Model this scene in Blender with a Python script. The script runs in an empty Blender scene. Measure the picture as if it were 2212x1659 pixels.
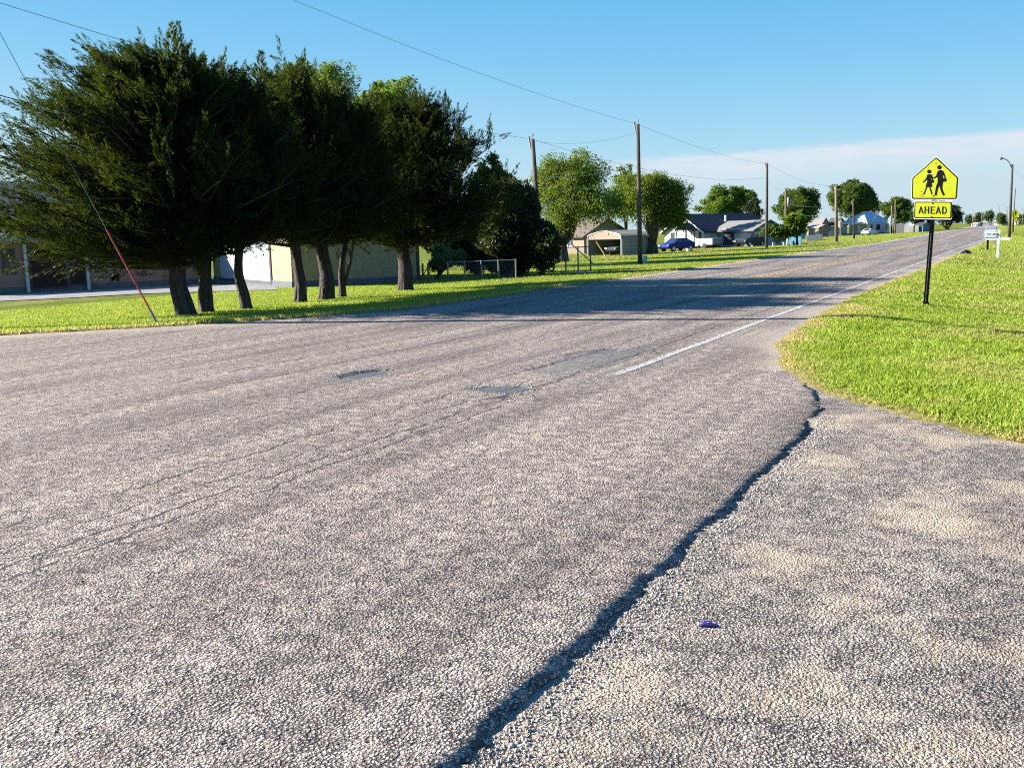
import bpy, math, random
import numpy as np
from mathutils import Vector, Matrix
R = math.radians
S = bpy.context.scene
COL = S.collection
rng = np.random.default_rng(7)
random.seed(7)

# ------------------------------------------------------------------ camera
F, W, H = 2130.0, 2212.0, 1659.0
PITCH, ROLL, YAW, EYE = R(8.55), R(-1.6), R(27.817), 1.7
_fw = np.array([-math.sin(YAW)*math.cos(PITCH), math.cos(YAW)*math.cos(PITCH), -math.sin(PITCH)])
_r = np.array([math.cos(YAW), math.sin(YAW), 0.0]); _u = np.cross(_r, _fw)
_c, _s = math.cos(ROLL), math.sin(ROLL)
_r, _u = _c*_r + _s*_u, -_s*_r + _c*_u
CAM = np.array([0, 0, EYE])
cam = bpy.data.objects.new('camera', bpy.data.cameras.new('camera')); COL.objects.link(cam)
M = Matrix(((_r[0], _u[0], -_fw[0], 0), (_r[1], _u[1], -_fw[1], 0), (_r[2], _u[2], -_fw[2], EYE), (0, 0, 0, 1)))
cam.matrix_world = M
cam.data.lens = F/W*36; cam.data.sensor_width = 36; cam.data.clip_end = 9000; cam.data.clip_start = 0.05
S.camera = cam

# ------------------------------------------------------------------ sun, sky, exposure
SUN_AZ, SUN_EL = R(14), R(23.5)
to_sun = Vector((-math.cos(SUN_AZ)*math.cos(SUN_EL), -math.sin(SUN_AZ)*math.cos(SUN_EL), math.sin(SUN_EL)))
sl = bpy.data.lights.new('sun', 'SUN'); sl.energy = 5.0; sl.angle = R(0.5); sl.color = (1.0, 0.915, 0.80)
so = bpy.data.objects.new('sun', sl); COL.objects.link(so); so.rotation_euler = to_sun.to_track_quat('Z', 'Y').to_euler()
S.view_settings.view_transform = 'Standard'; S.view_settings.look = 'None'
S.view_settings.exposure = 1.8; S.view_settings.gamma = 1.0
S.cycles.use_denoising = False; S.cycles.filter_width = 1.1; S.cycles.max_bounces = 6; S.cycles.transparent_max_bounces = 12

class NT:
    def __init__(s, tree): s.t = tree; s.n = tree.nodes; s.l = tree.links
    def add(s, kind, **kw):
        n = s.n.new(kind)
        for k, v in kw.items(): setattr(n, k, v)
        return n
    def put(s, sock, v):
        if isinstance(v, bpy.types.NodeSocket): s.l.new(v, sock)
        elif isinstance(v, (tuple, list)) and len(v) == 3 and len(sock.default_value) == 4: sock.default_value = (*v, 1)
        else: sock.default_value = v
    def math(s, op, a, b=0.0, c=0.0, clamp=False):
        n = s.add('ShaderNodeMath', operation=op, use_clamp=clamp)
        s.put(n.inputs[0], a); s.put(n.inputs[1], b); s.put(n.inputs[2], c); return n.outputs[0]
    def mix(s, f, a, b, mode='MIX'):
        n = s.add('ShaderNodeMix', data_type='RGBA', blend_type=mode)
        s.put(n.inputs[0], f); s.put(n.inputs[6], a); s.put(n.inputs[7], b); return n.outputs[2]
    def ramp(s, v, lo, hi, a=0.0, b=1.0):
        n = s.add('ShaderNodeMapRange', interpolation_type='SMOOTHSTEP')
        s.put(n.inputs[0], v); n.inputs[1].default_value = lo; n.inputs[2].default_value = hi
        n.inputs[3].default_value = a; n.inputs[4].default_value = b; return n.outputs[0]
    def noise(s, vec, scale, detail=2.0, rough=.5, color=False):
        n = s.add('ShaderNodeTexNoise'); s.l.new(vec, n.inputs['Vector'])
        n.inputs['Scale'].default_value = scale; n.inputs['Detail'].default_value = detail; n.inputs['Roughness'].default_value = rough
        return n.outputs['Color' if color else 'Fac']
    def vor(s, vec, scale, feature='F1', out='Distance'):
        n = s.add('ShaderNodeTexVoronoi', feature=feature); s.l.new(vec, n.inputs['Vector'])
        n.inputs['Scale'].default_value = scale; return n.outputs[out]
    def stretch(s, vec, sc):
        n = s.add('ShaderNodeMapping'); s.l.new(vec, n.inputs[0]); n.inputs['Scale'].default_value = sc; return n.outputs[0]
    def bump(s, h, strength, dist=.01, normal=None):
        n = s.add('ShaderNodeBump'); n.inputs['Strength'].default_value = strength; n.inputs['Distance'].default_value = dist
        s.put(n.inputs['Height'], h)
        if normal is not None: s.l.new(normal, n.inputs['Normal'])
        return n.outputs[0]
    def attr(s, name, out='Fac'):
        n = s.add('ShaderNodeAttribute', attribute_name=name); return n.outputs[out]

w = bpy.data.worlds.new('World'); S.world = w; w.use_nodes = True
T_ = NT(w.node_tree); T_.n.clear()
sky = T_.add('ShaderNodeTexSky', sky_type='NISHITA'); sky.sun_disc = False
sky.sun_elevation = SUN_EL; sky.sun_rotation = math.atan2(to_sun.x, to_sun.y); sky.air_density = 1.2; sky.dust_density = 0.6; sky.ozone_density = 2.2
hs = T_.add('ShaderNodeHueSaturation'); T_.l.new(sky.outputs[0], hs.inputs['Color']); hs.inputs['Saturation'].default_value = 1.12
tc = T_.add('ShaderNodeTexCoord'); sp = T_.add('ShaderNodeSeparateXYZ'); T_.l.new(tc.outputs['Generated'], sp.inputs[0])
az = T_.math('ARCTAN2', sp.outputs[0], sp.outputs[1])               # 0 along the road, negative to the left
el = T_.math('ARCSINE', sp.outputs[2])
cv = T_.stretch(tc.outputs['Generated'], (1, 1, 6))
nz = T_.noise(cv, 5.0, 5.0, .55); nf = T_.noise(cv, 26.0, 4.0, .6)
# top edge of the thin high cloud bank, rising to the right
edge = T_.math('MULTIPLY_ADD', az, 0.028, 0.083)
edge = T_.math('ADD', edge, T_.math('MULTIPLY', T_.math('SUBTRACT', nz, .5), .016))
edge = T_.math('ADD', edge, T_.math('MULTIPLY', T_.math('SUBTRACT', nf, .5), .006))
d = T_.math('SUBTRACT', edge, el)
m1 = T_.ramp(d, -0.002, 0.006); m2 = T_.ramp(d, 0.012, 0.040, 1.0, 0.25)
m3 = T_.ramp(az, -0.43, -0.30)
cm = T_.math('MULTIPLY', T_.math('MULTIPLY', m1, m2), m3)
cm = T_.math('MULTIPLY', cm, T_.ramp(nf, .30, .68, .55, .85))
# blue of the clear morning sky, paler low down and towards the sun
elq = T_.math('SUBTRACT', el, T_.ramp(az, -1.1, -.2, .035, 0.0))
rp = T_.add('ShaderNodeValToRGB'); T_.put(rp.inputs[0], T_.math('MULTIPLY', elq, 1.0, clamp=True)); cr = rp.color_ramp
KEYS = ((0, (.53, .71, .81)), (.045, (.50, .72, .85)), (.085, (.38, .68, .89)), (.15, (.23, .58, .89)), (.23, (.13, .48, .85)), (.45, (.06, .30, .72)), (1, (.03, .19, .58)))
for i, (p_, c_) in enumerate(KEYS):
    e = cr.elements[i] if i < 2 else cr.elements.new(p_)
    e.position = p_; e.color = (*c_, 1)
SKYB = 0.10
sc_ = T_.add('ShaderNodeVectorMath', operation='SCALE'); T_.l.new(rp.outputs[0], sc_.inputs[0]); sc_.inputs['Scale'].default_value = 1/(SKYB*2**S.view_settings.exposure)
skyc = T_.mix(.97, hs.outputs[0], sc_.outputs[0])
cl_ = 1/(SKYB*2**S.view_settings.exposure)
colr = T_.mix(cm, skyc, (.80*cl_, .84*cl_, .90*cl_))
bg = T_.add('ShaderNodeBackground'); T_.l.new(colr, bg.inputs[0]); bg.inputs[1].default_value = SKYB
out = T_.add('ShaderNodeOutputWorld'); T_.l.new(bg.outputs[0], out.inputs[0])

# ------------------------------------------------------------------ terrain and pixel calibration
def sstep(a, b, x):
    t = np.clip((np.asarray(x, float)-a)/(b-a), 0, 1); return t*t*(3-2*t)
def drift(y): return -np.clip(np.asarray(y, float)-110, 0, None)*0.028
_XLy = [-60, 8, 12.8, 15, 17.5, 20, 24, 29, 4000]; _XLx = [-24, -22, -18.5, -16.4, -14.6, -13.5, -13.35, -13.6, -13.6]
_XRy = [-60, 8.3, 9.6, 10.4, 11.5, 12.8, 14.9, 18.9, 25, 34, 49, 4000]; _XRx = [-1.62, -1.62, -1.72, -1.9, -2.35, -2.8, -3.3, -3.6, -3.8, -3.75, -3.6, -3.6]
_GBx = [-2.2, -1.9, -1.2, -.4, 0, 1, 3, 8, 30]; _GBy = [11.1, 10.5, 9.7, 8.75, 8.4, 7.9, 7.4, 7.0, 6.6]
def rag(v): return .09*np.sin(v*9.1+1)+.06*np.sin(v*21.7+2)+.04*np.sin(v*47.3)+.08*np.sin(v*4.3+.7)
def wob(v, s=1.0): return .6*np.sin(v*3.1*s+1)+.4*np.sin(v*7.3*s+2)+.3*np.sin(v*17.9*s+.5)
def xl(y): return np.interp(y, _XLy, _XLx)+drift(y)+.05*wob(y)
def xr(y): return np.interp(y, _XRy, _XRx)+drift(y)+.05*wob(y+9)*(np.asarray(y) > 11)
def gb(x): return np.interp(x, _GBx, _GBy)+.07*wob(x)
def T(x, y):
    x = np.asarray(x, float); y = np.asarray(y, float)
    l, r = xl(y), xr(y)
    s = np.clip(l-x, 0, None)
    cl = .42+.8*sstep(38, 100, y)
    z = np.where(x < l, .02-cl*(1-np.exp(-.036*s/cl)), 0.0)
    u = np.clip(x-r, 0, None)
    zr = .03-(.42*sstep(0.2, 4.6, u))*(.15+.85*sstep(9, 19, y))
    z = np.where(x > r, zr, z)
    # sunk below the pavements
    inside = np.minimum(x-l, r-x)
    z = np.where((x > l) & (x < r), -.10*sstep(0, .22, inside), z)
    ap = np.minimum(gb(x)-y, x-r+.3)
    z = np.where((x >= r-.3) & (ap > 0), -.035-.12*sstep(0, .2, ap), z)
    return z
def ray(px, py): return _fw+(px-W/2)/F*_r-(py-H/2)/F*_u
def G(px, py):
    """ground point seen at a place in the photograph"""
    d = ray(px, py); z = 0.0
    for _ in range(40):
        t = (z-EYE)/d[2]; p = CAM+t*d; z = .5*z+.5*float(T(p[0], p[1]))
    return np.array([p[0], p[1], float(T(p[0], p[1]))])
def along(c, d, px):
    c = np.asarray(c, float)-CAM; d = np.asarray(d, float); k = (px-W/2)/F
    return (k*c@_fw-c@_r)/(d@_r-k*(d@_fw))
def hgt(c, py):
    c = np.asarray(c, float)-CAM; d = np.array([0, 0, 1.0]); k = -(py-H/2)/F
    return (k*c@_fw-c@_u)/(d@_u-k*(d@_fw))
def depth(c): return float((np.asarray(c, float)-CAM)@_fw)
def ppm(c): return F/depth(c)

# ------------------------------------------------------------------ object helpers
def tag(o, label=None, cat=None, group=None, kind=None):
    if label: o['label'] = label
    if cat: o['category'] = cat
    if group: o['group'] = group
    if kind: o['kind'] = kind
    return o
def thing(name, label, cat, loc=(0, 0, 0), rz=0, group=None):
    o = bpy.data.objects.new(name, None); COL.objects.link(o); o.location = loc; o.rotation_euler = (0, 0, rz)
    o.empty_display_size = .2
    return tag(o, label, cat, group)
def mesh_np(name, v, f, mat, parent=None, smooth=False, attrs=None, mats=None):
    """v (n,3), f (m,k) with one k; attrs {name: (n,) or (n,3)}"""
    me = bpy.data.meshes.new(name); v = np.asarray(v, np.float32); f = np.asarray(f, np.int32); m, k = f.shape
    me.vertices.add(len(v)); me.vertices.foreach_set('co', v.ravel())
    me.loops.add(m*k); me.loops.foreach_set('vertex_index', f.ravel())
    me.polygons.add(m); me.polygons.foreach_set('loop_start', np.arange(0, m*k, k, dtype=np.int32))
    me.polygons.foreach_set('loop_total', np.full(m, k, np.int32))
    me.polygons.foreach_set('use_smooth', np.full(m, smooth))
    me.update(calc_edges=True)
    for n, a in (attrs or {}).items():
        if a.ndim == 1: me.attributes.new(n, 'FLOAT', 'POINT').data.foreach_set('value', a.astype(np.float32))
        else: me.attributes.new(n, 'FLOAT_VECTOR', 'POINT').data.foreach_set('vector', a.astype(np.float32).ravel())
    for mm in (mat if isinstance(mat, list) else [mat]): me.materials.append(mm)
    o = bpy.data.objects.new(name, me); COL.objects.link(o); o.parent = parent
    return o
class MB:
    def __init__(s): s.v = []; s.f = []; s.m = []
    def add(s, v, f, m=0):
        b = len(s.v); s.v += [tuple(float(q) for q in p) for p in v]; s.f += [tuple(b+i for i in q) for q in f]; s.m += [m]*len(f); return s
    def box(s, x0, x1, y0, y1, z0, z1, m=0):
        v = [(x, y, z) for z in (z0, z1) for x, y in ((x0, y0), (x1, y0), (x1, y1), (x0, y1))]
        return s.add(v, [(3, 2, 1, 0), (4, 5, 6, 7), (0, 1, 5, 4), (1, 2, 6, 5), (2, 3, 7, 6), (3, 0, 4, 7)], m)
    def tube(s, pts, rad, n=8, cap=True, m=0):
        pts = [np.asarray(p, float) for p in pts]; rad = rad if hasattr(rad, '__len__') else [rad]*len(pts)
        vs = []; ref = None
        for i, p in enumerate(pts):
            t = pts[min(i+1, len(pts)-1)]-pts[max(i-1, 0)]; t = t/(np.linalg.norm(t)+1e-9)
            if ref is None: ref = np.array([0, 0, 1.0]) if abs(t[2]) < .9 else np.array([1.0, 0, 0])
            a = np.cross(t, ref); a /= np.linalg.norm(a)+1e-9; b = np.cross(t, a); ref = -np.cross(t, a) if False else ref
            for k in range(n):
                q = 2*math.pi*k/n; vs.append(p+rad[i]*(a*math.cos(q)+b*math.sin(q)))
        fs = [(i*n+k, i*n+(k+1) % n, (i+1)*n+(k+1) % n, (i+1)*n+k) for i in range(len(pts)-1) for k in range(n)]
        if cap: fs += [tuple(range(n-1, -1, -1)), tuple((len(pts)-1)*n+k for k in range(n))]
        return s.add(vs, fs, m)
    def prism(s, poly, axis, a, b, m=0):
        """poly of (p,q) extruded along axis between a and b"""
        n = len(poly)
        def mk(p, q, t): return {'x': (t, p, q), 'y': (p, t, q), 'z': (p, q, t)}[axis]
        v = [mk(p, q, a) for p, q in poly]+[mk(p, q, b) for p, q in poly]
        return s.add(v, [tuple(range(n)), tuple(range(2*n-1, n-1, -1))]+[(i, i+n, (i+1) % n+n, (i+1) % n) for i in range(n)], m)
    def build(s, name, mat, parent=None, smooth=False, bevel=0):
        me = bpy.data.meshes.new(name); me.from_pydata(s.v, [], s.f)
        for mm in (mat if isinstance(mat, list) else [mat]): me.materials.append(mm)
        me.polygons.foreach_set('material_index', s.m); me.polygons.foreach_set('use_smooth', [smooth]*len(s.f))
        import bmesh
        bm = bmesh.new(); bm.from_mesh(me); bmesh.ops.recalc_face_normals(bm, faces=bm.faces[:])
        if bevel: bmesh.ops.bevel(bm, geom=bm.edges[:], offset=bevel, segments=2, affect='EDGES')
        bm.to_mesh(me); bm.free()
        o = bpy.data.objects.new(name, me); COL.objects.link(o); o.parent = parent
        return o
def copy_tree(o, parent=None):
    c = o.copy(); COL.objects.link(c); c.parent = parent
    for ch in list(o.children): copy_tree(ch, c)
    return c

# ------------------------------------------------------------------ materials
def new_mat(name):
    m = bpy.data.materials.new(name); m.use_nodes = True; n = NT(m.node_tree); n.n.clear()
    b = n.add('ShaderNodeBsdfPrincipled'); o = n.add('ShaderNodeOutputMaterial'); n.l.new(b.outputs[0], o.inputs[0])
    c = n.add('ShaderNodeTexCoord').outputs['Object']
    return m, n, b, c
def plain(name, col, rough=.7, var=.18, scale=3.0, metal=0.0, bump=0.0, bscale=40, spec=.5, coat=0):
    m, n, b, c = new_mat(name)
    f = n.noise(c, scale, 4, .6)
    dark = tuple(x*(1-var) for x in col); lite = tuple(min(1, x*(1+var)) for x in col)
    n.put(b.inputs['Base Color'], n.mix(n.ramp(f, .3, .7), dark, lite))
    b.inputs['Roughness'].default_value = rough; b.inputs['Metallic'].default_value = metal
    b.inputs['Specular IOR Level'].default_value = spec; b.inputs['Coat Weight'].default_value = coat
    if bump: n.put(b.inputs['Normal'], n.bump(n.noise(c, bscale, 3, .6), bump, .02))
    return m
def siding(name, col, axis='z', pitch=.2, dark=.55, rough=.6, line=.08):
    """boards: fine dark joint lines every pitch metres"""
    m, n, b, c = new_mat(name)
    sp = n.add('ShaderNodeSeparateXYZ'); n.l.new(c, sp.inputs[0])
    a = sp.outputs['xyz'.index(axis)] if axis != 'h' else n.math('ADD', sp.outputs[0], sp.outputs[1])
    fr = n.math('FRACT', n.math('DIVIDE', a, pitch))
    ln = n.math('LESS_THAN', fr, line)
    f = n.ramp(n.noise(c, 2.5, 4, .6), .3, .7)
    base = n.mix(f, tuple(x*.88 for x in col), col)
    n.put(b.inputs['Base Color'], n.mix(ln, base, tuple(x*dark for x in col)))
    n.put(b.inputs['Normal'], n.bump(fr, .5, .02)); b.inputs['Roughness'].default_value = rough
    return m
def shingle(name, col, rough=.9):
    m, n, b, c = new_mat(name)
    br = n.add('ShaderNodeTexBrick'); n.l.new(n.stretch(c, (1, 1, 1)), br.inputs['Vector'])
    br.inputs['Scale'].default_value = 3.0; br.inputs['Mortar Size'].default_value = .02
    n.put(br.inputs['Color1'], tuple(x*.85 for x in col)); n.put(br.inputs['Color2'], tuple(min(1, x*1.15) for x in col)); n.put(br.inputs['Mortar'], tuple(x*.6 for x in col))
    f = n.ramp(n.noise(c, 1.2, 5, .6), .3, .7, .85, 1.15)
    n.put(b.inputs['Base Color'], n.mix(1.0, br.outputs[0], n.mix(f, (.85, .85, .85), (1.1, 1.1, 1.1)), 'MULTIPLY'))
    b.inputs['Roughness'].default_value = rough; n.put(b.inputs['Normal'], n.bump(n.noise(c, 60, 2), .4, .01))
    return m
def brick(name, c1, c2, mortar):
    m, n, b, c = new_mat(name)
    sp = n.add('ShaderNodeSeparateXYZ'); n.l.new(c, sp.inputs[0])
    cb = n.add('ShaderNodeCombineXYZ'); n.put(cb.inputs[0], n.math('ADD', sp.outputs[0], sp.outputs[1])); n.put(cb.inputs[1], sp.outputs[2])
    br = n.add('ShaderNodeTexBrick'); n.l.new(cb.outputs[0], br.inputs['Vector']); br.inputs['Scale'].default_value = 5.0
    br.inputs['Mortar Size'].default_value = .03; br.inputs['Brick Width'].default_value = 1.2; br.inputs['Row Height'].default_value = .4
    n.put(br.inputs['Color1'], c1); n.put(br.inputs['Color2'], c2); n.put(br.inputs['Mortar'], mortar)
    n.put(b.inputs['Base Color'], br.outputs[0]); n.put(b.inputs['Normal'], n.bump(br.outputs['Fac'], -.5, .01)); b.inputs['Roughness'].default_value = .9
    return m
def glass(name, col=(.02, .03, .04)):
    m, n, b, c = new_mat(name); n.put(b.inputs['Base Color'], n.mix(n.noise(c, 1.5), col, tuple(x*1.6 for x in col)))
    b.inputs['Roughness'].default_value = .08; b.inputs['Specular IOR Level'].default_value = .9; return m
def foliage(name, c1, c2, trans=.35, c3=None):
    m, n, b, c = new_mat(name)
    a = n.attr('tint'); col = n.mix(a, c1, c2)
    if c3: col = n.mix(n.ramp(n.noise(c, .9, 2), .55, .7), col, c3)
    n.put(b.inputs['Base Color'], col); b.inputs['Roughness'].default_value = .55; b.inputs['Specular IOR Level'].default_value = .25
    tr = n.add('ShaderNodeBsdfTranslucent'); n.put(tr.inputs[0], n.mix(.5, col, (.30, .42, .03)))
    mx = n.add('ShaderNodeMixShader'); mx.inputs[0].default_value = trans
    n.l.new(b.outputs[0], mx.inputs[1]); n.l.new(tr.outputs[0], mx.inputs[2])
    o = [q for q in n.n if q.type == 'OUTPUT_MATERIAL'][0]; n.l.new(mx.outputs[0], o.inputs[0])
    return m
def bark(name, col):
    m, n, b, c = new_mat(name)
    f = n.noise(n.stretch(c, (9, 9, 1.3)), 2.5, 5, .65)
    n.put(b.inputs['Base Color'], n.mix(n.ramp(f, .35, .65), tuple(x*.45 for x in col), tuple(x*1.25 for x in col)))
    n.put(b.inputs['Normal'], n.bump(f, .9, .05)); b.inputs['Roughness'].default_value = .95; return m

# asphalt with exposed stones, cracks running along the road
def asphalt(name, c1, c2, tar, stone_scale, cracks=(), bumps=1.0, sand=None, paint=None):
    m, n, b, c = new_mat(name)
    wv = n.add('ShaderNodeVectorMath', operation='ADD'); n.l.new(c, wv.inputs[0])
    ns = n.add('ShaderNodeVectorMath', operation='SCALE'); n.l.new(n.noise(c, 60, 2, .6, color=True), ns.inputs[0]); ns.inputs['Scale'].default_value = .012
    n.l.new(ns.outputs[0], wv.inputs[1]); cw = wv.outputs[0]
    v1 = n.vor(cw, stone_scale); col1 = n.vor(cw, stone_scale, out='Color')
    v2 = n.vor(cw, stone_scale*2.3)
    sc = n.add('ShaderNodeSeparateColor'); n.l.new(col1, sc.inputs[0])
    big = n.ramp(n.noise(c, .35, 5, .6), .3, .7)
    streak = n.ramp(n.noise(n.stretch(c, (1.2, .06, 1)), 1.3, 5, .62), .38, .60)
    base = n.mix(n.math('MULTIPLY_ADD', big, .35, n.math('MULTIPLY', streak, .65)), c1, c2)
    stone = n.mix(sc.outputs[0], tuple(x*.62 for x in (1, 1, 1)), (1.75, 1.70, 1.62))
    colr = n.mix(1.0, base, stone, 'MULTIPLY')
    gap = n.ramp(v1, .38, .52)
    gap = n.math('MULTIPLY', gap, n.ramp(n.noise(c, 9, 3), .3, .6, .45, 1.0))
    colr = n.mix(n.math('MULTIPLY', gap, .85), colr, tar)
    if sand:
        wq = n.add('ShaderNodeVectorMath', operation='ADD'); n.l.new(c, wq.inputs[0]); wr_ = n.add('ShaderNodeVectorMath', operation='SCALE'); n.l.new(n.noise(c, 2.2, 6, .7, color=True), wr_.inputs[0]); wr_.inputs['Scale'].default_value = .55; n.l.new(wr_.outputs[0], wq.inputs[1]); ve0 = n.vor(wq.outputs[0], .9, 'DISTANCE_TO_EDGE'); k0 = n.math('MULTIPLY', n.math('LESS_THAN', ve0, .006), n.ramp(n.noise(c, 1.7, 3), .50, .58)); colr = n.mix(n.math('MULTIPLY', k0, .8), colr, (.02, .018, .02))
        sm = n.ramp(n.noise(c, 1.1, 6, .62), .47, .66)
        colr = n.mix(n.math('MULTIPLY', sm, .6), colr, sand)
    pa = n.attr('patch'); colr = n.mix(n.math('MULTIPLY', pa, .92), colr, n.mix(n.noise(c, 40, 3), (.045, .055, .070), (.105, .120, .138)))
    pl = n.attr('pale'); colr = n.mix(pl, colr, n.mix(n.noise(c, 12, 4), (.36, .32, .26), (.50, .45, .37)))
    hgtv = n.math('SUBTRACT', n.math('MULTIPLY', n.math('SUBTRACT', 1.0, v1), 1.0), n.math('MULTIPLY', v2, .35))
    hgtv = n.math('ADD', hgtv, n.math('MULTIPLY', n.noise(c, 7, 3), 1.2))
    hgtv = n.math('MULTIPLY', hgtv, n.math('MULTIPLY_ADD', pa, -.7, 1.0))
    if cracks:
        sp = n.add('ShaderNodeSeparateXYZ'); n.l.new(c, sp.inputs[0])
        tot = None
        for i, (x0, w0, y0, y1) in enumerate(cracks):
            cy = n.add('ShaderNodeCombineXYZ'); n.put(cy.inputs[0], sp.outputs[1]); cy.inputs[1].default_value = i*3.7
            wv_ = n.noise(cy.outputs[0], 1.1, 9, .68)
            dx = n.math('ABSOLUTE', n.math('SUBTRACT', n.math('SUBTRACT', sp.outputs[0], x0), n.math('MULTIPLY', n.math('SUBTRACT', wv_, .5), .55)))
            wd = n.math('MULTIPLY', n.ramp(n.noise(cy.outputs[0], 2.2, 3), .36, .54), w0)
            k = n.math('LESS_THAN', dx, wd)
            win = n.math('MULTIPLY', n.math('GREATER_THAN', sp.outputs[1], y0), n.math('LESS_THAN', sp.outputs[1], y1))
            k = n.math('MULTIPLY', k, win); tot = k if tot is None else n.math('MAXIMUM', tot, k)
        # map-cracking band beside the edge line
        ve = n.vor(n.stretch(cw, (1.0, .35, 1)), 6.0, 'DISTANCE_TO_EDGE')
        band = n.math('MULTIPLY', n.ramp(sp.outputs[0], -5.9, -5.3), n.ramp(sp.outputs[0], -4.6, -4.3, 1, 0))
        band = n.math('MULTIPLY', band, n.ramp(n.noise(c, .9, 2), .56, .62))
        tot = n.math('MAXIMUM', tot, n.math('MULTIPLY', n.math('LESS_THAN', ve, .022), band))
        colr = n.mix(n.math('MULTIPLY', tot, .85), colr, (.022, .02, .022))
        hgtv = n.math('SUBTRACT', hgtv, n.math('MULTIPLY', tot, 2.0))
    if paint:
        pm = n.ramp(n.noise(c, 11, 6, .7), .40, .52); pm = n.math('MULTIPLY', pm, paint[1])
        pm = n.math('MULTIPLY', pm, n.ramp(v1, .5, .75, 1, .35)); colr = n.mix(pm, colr, paint[0])
    n.put(b.inputs['Base Color'], colr); b.inputs['Roughness'].default_value = .85; b.inputs['Specular IOR Level'].default_value = .3
    n.put(b.inputs['Normal'], n.bump(hgtv, bumps, .017))
    return m
CR = ((-4.7, .014, 2, 9), (-4.92, .015, 2, 40), (-5.2, .010, 3, 14), (-5.62, .016, 1, 16), (-7.35, .013, 2, 30), (-9.45, .018, 0, 60), (-11.6, .018, 3, 90), (-8.55, .016, 5, 120))
A1, A2, TAR = (.235, .200, .178), (.50, .432, .378), (.018, .017, .024)
M_road = asphalt('road asphalt', A1, A2, TAR, 74, CR, 1.0)
M_apron = asphalt('side road chip seal', (.27, .236, .212), (.42, .37, .32), (.030, .027, .032), 78, (), 1.0, sand=(.56, .46, .34))
M_white = asphalt('worn white paint', A1, A2, TAR, 62, (), .8, paint=((.56, .58, .58), .85))
M_yellow = asphalt('worn yellow paint', A1, A2, TAR, 62, (), .8, paint=((.66, .44, .12), .9))
M_ground, n, b, c = new_mat('lawn ground')
g1 = n.ramp(n.noise(c, .6, 5, .6), .3, .7); g2 = n.noise(n.stretch(c, (1, 1, 1)), 22, 5, .7)
gc = n.mix(g1, (.17, .23, .012), (.26, .29, .025)); gc = n.mix(n.ramp(g2, .35, .7), tuple((.055, .085, .01)), gc)
gc = n.mix(n.math('MULTIPLY', n.ramp(n.noise(c, .25, 4, .6), .52, .7), .5), gc, (.30, .27, .09))
dr = n.attr('dry'); gc = n.mix(n.math('MULTIPLY', dr, n.ramp(g2, .3, .6, .5, 1)), gc, (.40, .29, .15))
n.put(b.inputs['Base Color'], gc); b.inputs['Roughness'].default_value = .9; b.inputs['Specular IOR Level'].default_value = .1
n.put(b.inputs['Normal'], n.bump(n.noise(c, 30, 5, .7), 1.0, .06))
M_blade = None
def blade_mat():
    m, n, b, c = new_mat('grass blades')
    a = n.attr('tint'); d = n.attr('dry')
    col = n.mix(a, (.19, .30, .014), (.44, .52, .09)); col = n.mix(d, col, (.58, .44, .19))
    n.put(b.inputs['Base Color'], col); b.inputs['Roughness'].default_value = .6; b.inputs['Specular IOR Level'].default_value = .2
    tr = n.add('ShaderNodeBsdfTranslucent'); n.put(tr.inputs[0], col); mx = n.add('ShaderNodeMixShader'); mx.inputs[0].default_value = .45
    n.l.new(b.outputs[0], mx.inputs[1]); n.l.new(tr.outputs[0], mx.inputs[2])
    o = [q for q in n.n if q.type == 'OUTPUT_MATERIAL'][0]; n.l.new(mx.outputs[0], o.inputs[0]); return m
M_blade = blade_mat()
M_conc = plain('driveway concrete', (.20, .20, .195), .9, .2, 1.5, bump=.4)  # concrete colour darkened for the shade lying on the driveway
M_wood = bark('weathered pole wood', (.105, .085, .072)); M_wood2 = bark('pale pole wood', (.24, .19, .12))
M_wire = plain('wire', (.10, .10, .11), .5, .1); M_black = plain('black painted steel', (.003, .003, .004), .9, .1, spec=.05)
M_galv = plain('galvanised steel', (.17, .19, .20), .45, .15, metal=.5); M_white_p = plain('white paint', (.52, .54, .56), .5, .08)
M_glass = glass('dark glass'); M_tyre = plain('tyre rubber', (.02, .02, .02), .8, .1); M_rim = plain('alloy rim', (.45, .46, .48), .3, .1, metal=.7)

# ------------------------------------------------------------------ ground, road, side road
def grid(xs, ys, zf):
    X, Y = np.meshgrid(xs, ys); v = np.stack([X, Y, zf(X, Y)], -1).reshape(-1, 3)
    nx, ny = len(xs), len(ys); i = np.arange((ny-1)*nx).reshape(ny-1, nx)[:, :-1].ravel()
    return v, np.stack([i, i+1, i+nx+1, i+nx], -1)
xs = np.concatenate([-32-np.geomspace(1, 2600, 34)[::-1], np.arange(-32, -12, .25), np.arange(-12, -4.5, 1.0), np.arange(-4.5, 4, .12), 4+np.geomspace(.5, 2600, 36)])
ys = np.concatenate([-np.geomspace(1, 300, 12)[::-1], np.arange(0, 46, .18), 46+np.geomspace(.3, 5200, 90)])
v, f = grid(xs, ys, T)
dist = np.minimum(np.abs(v[:, 0]-xl(v[:, 1])), np.abs(v[:, 0]-xr(v[:, 1])))
dist = np.where(v[:, 0] > xr(v[:, 1]), np.minimum(dist, np.abs(v[:, 1]-gb(v[:, 0]))), dist)
dryv = .75*np.exp(-dist/.16)
tag(mesh_np('ground', v, f, M_ground, smooth=True, attrs={'dry': dryv}), kind='structure')

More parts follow.
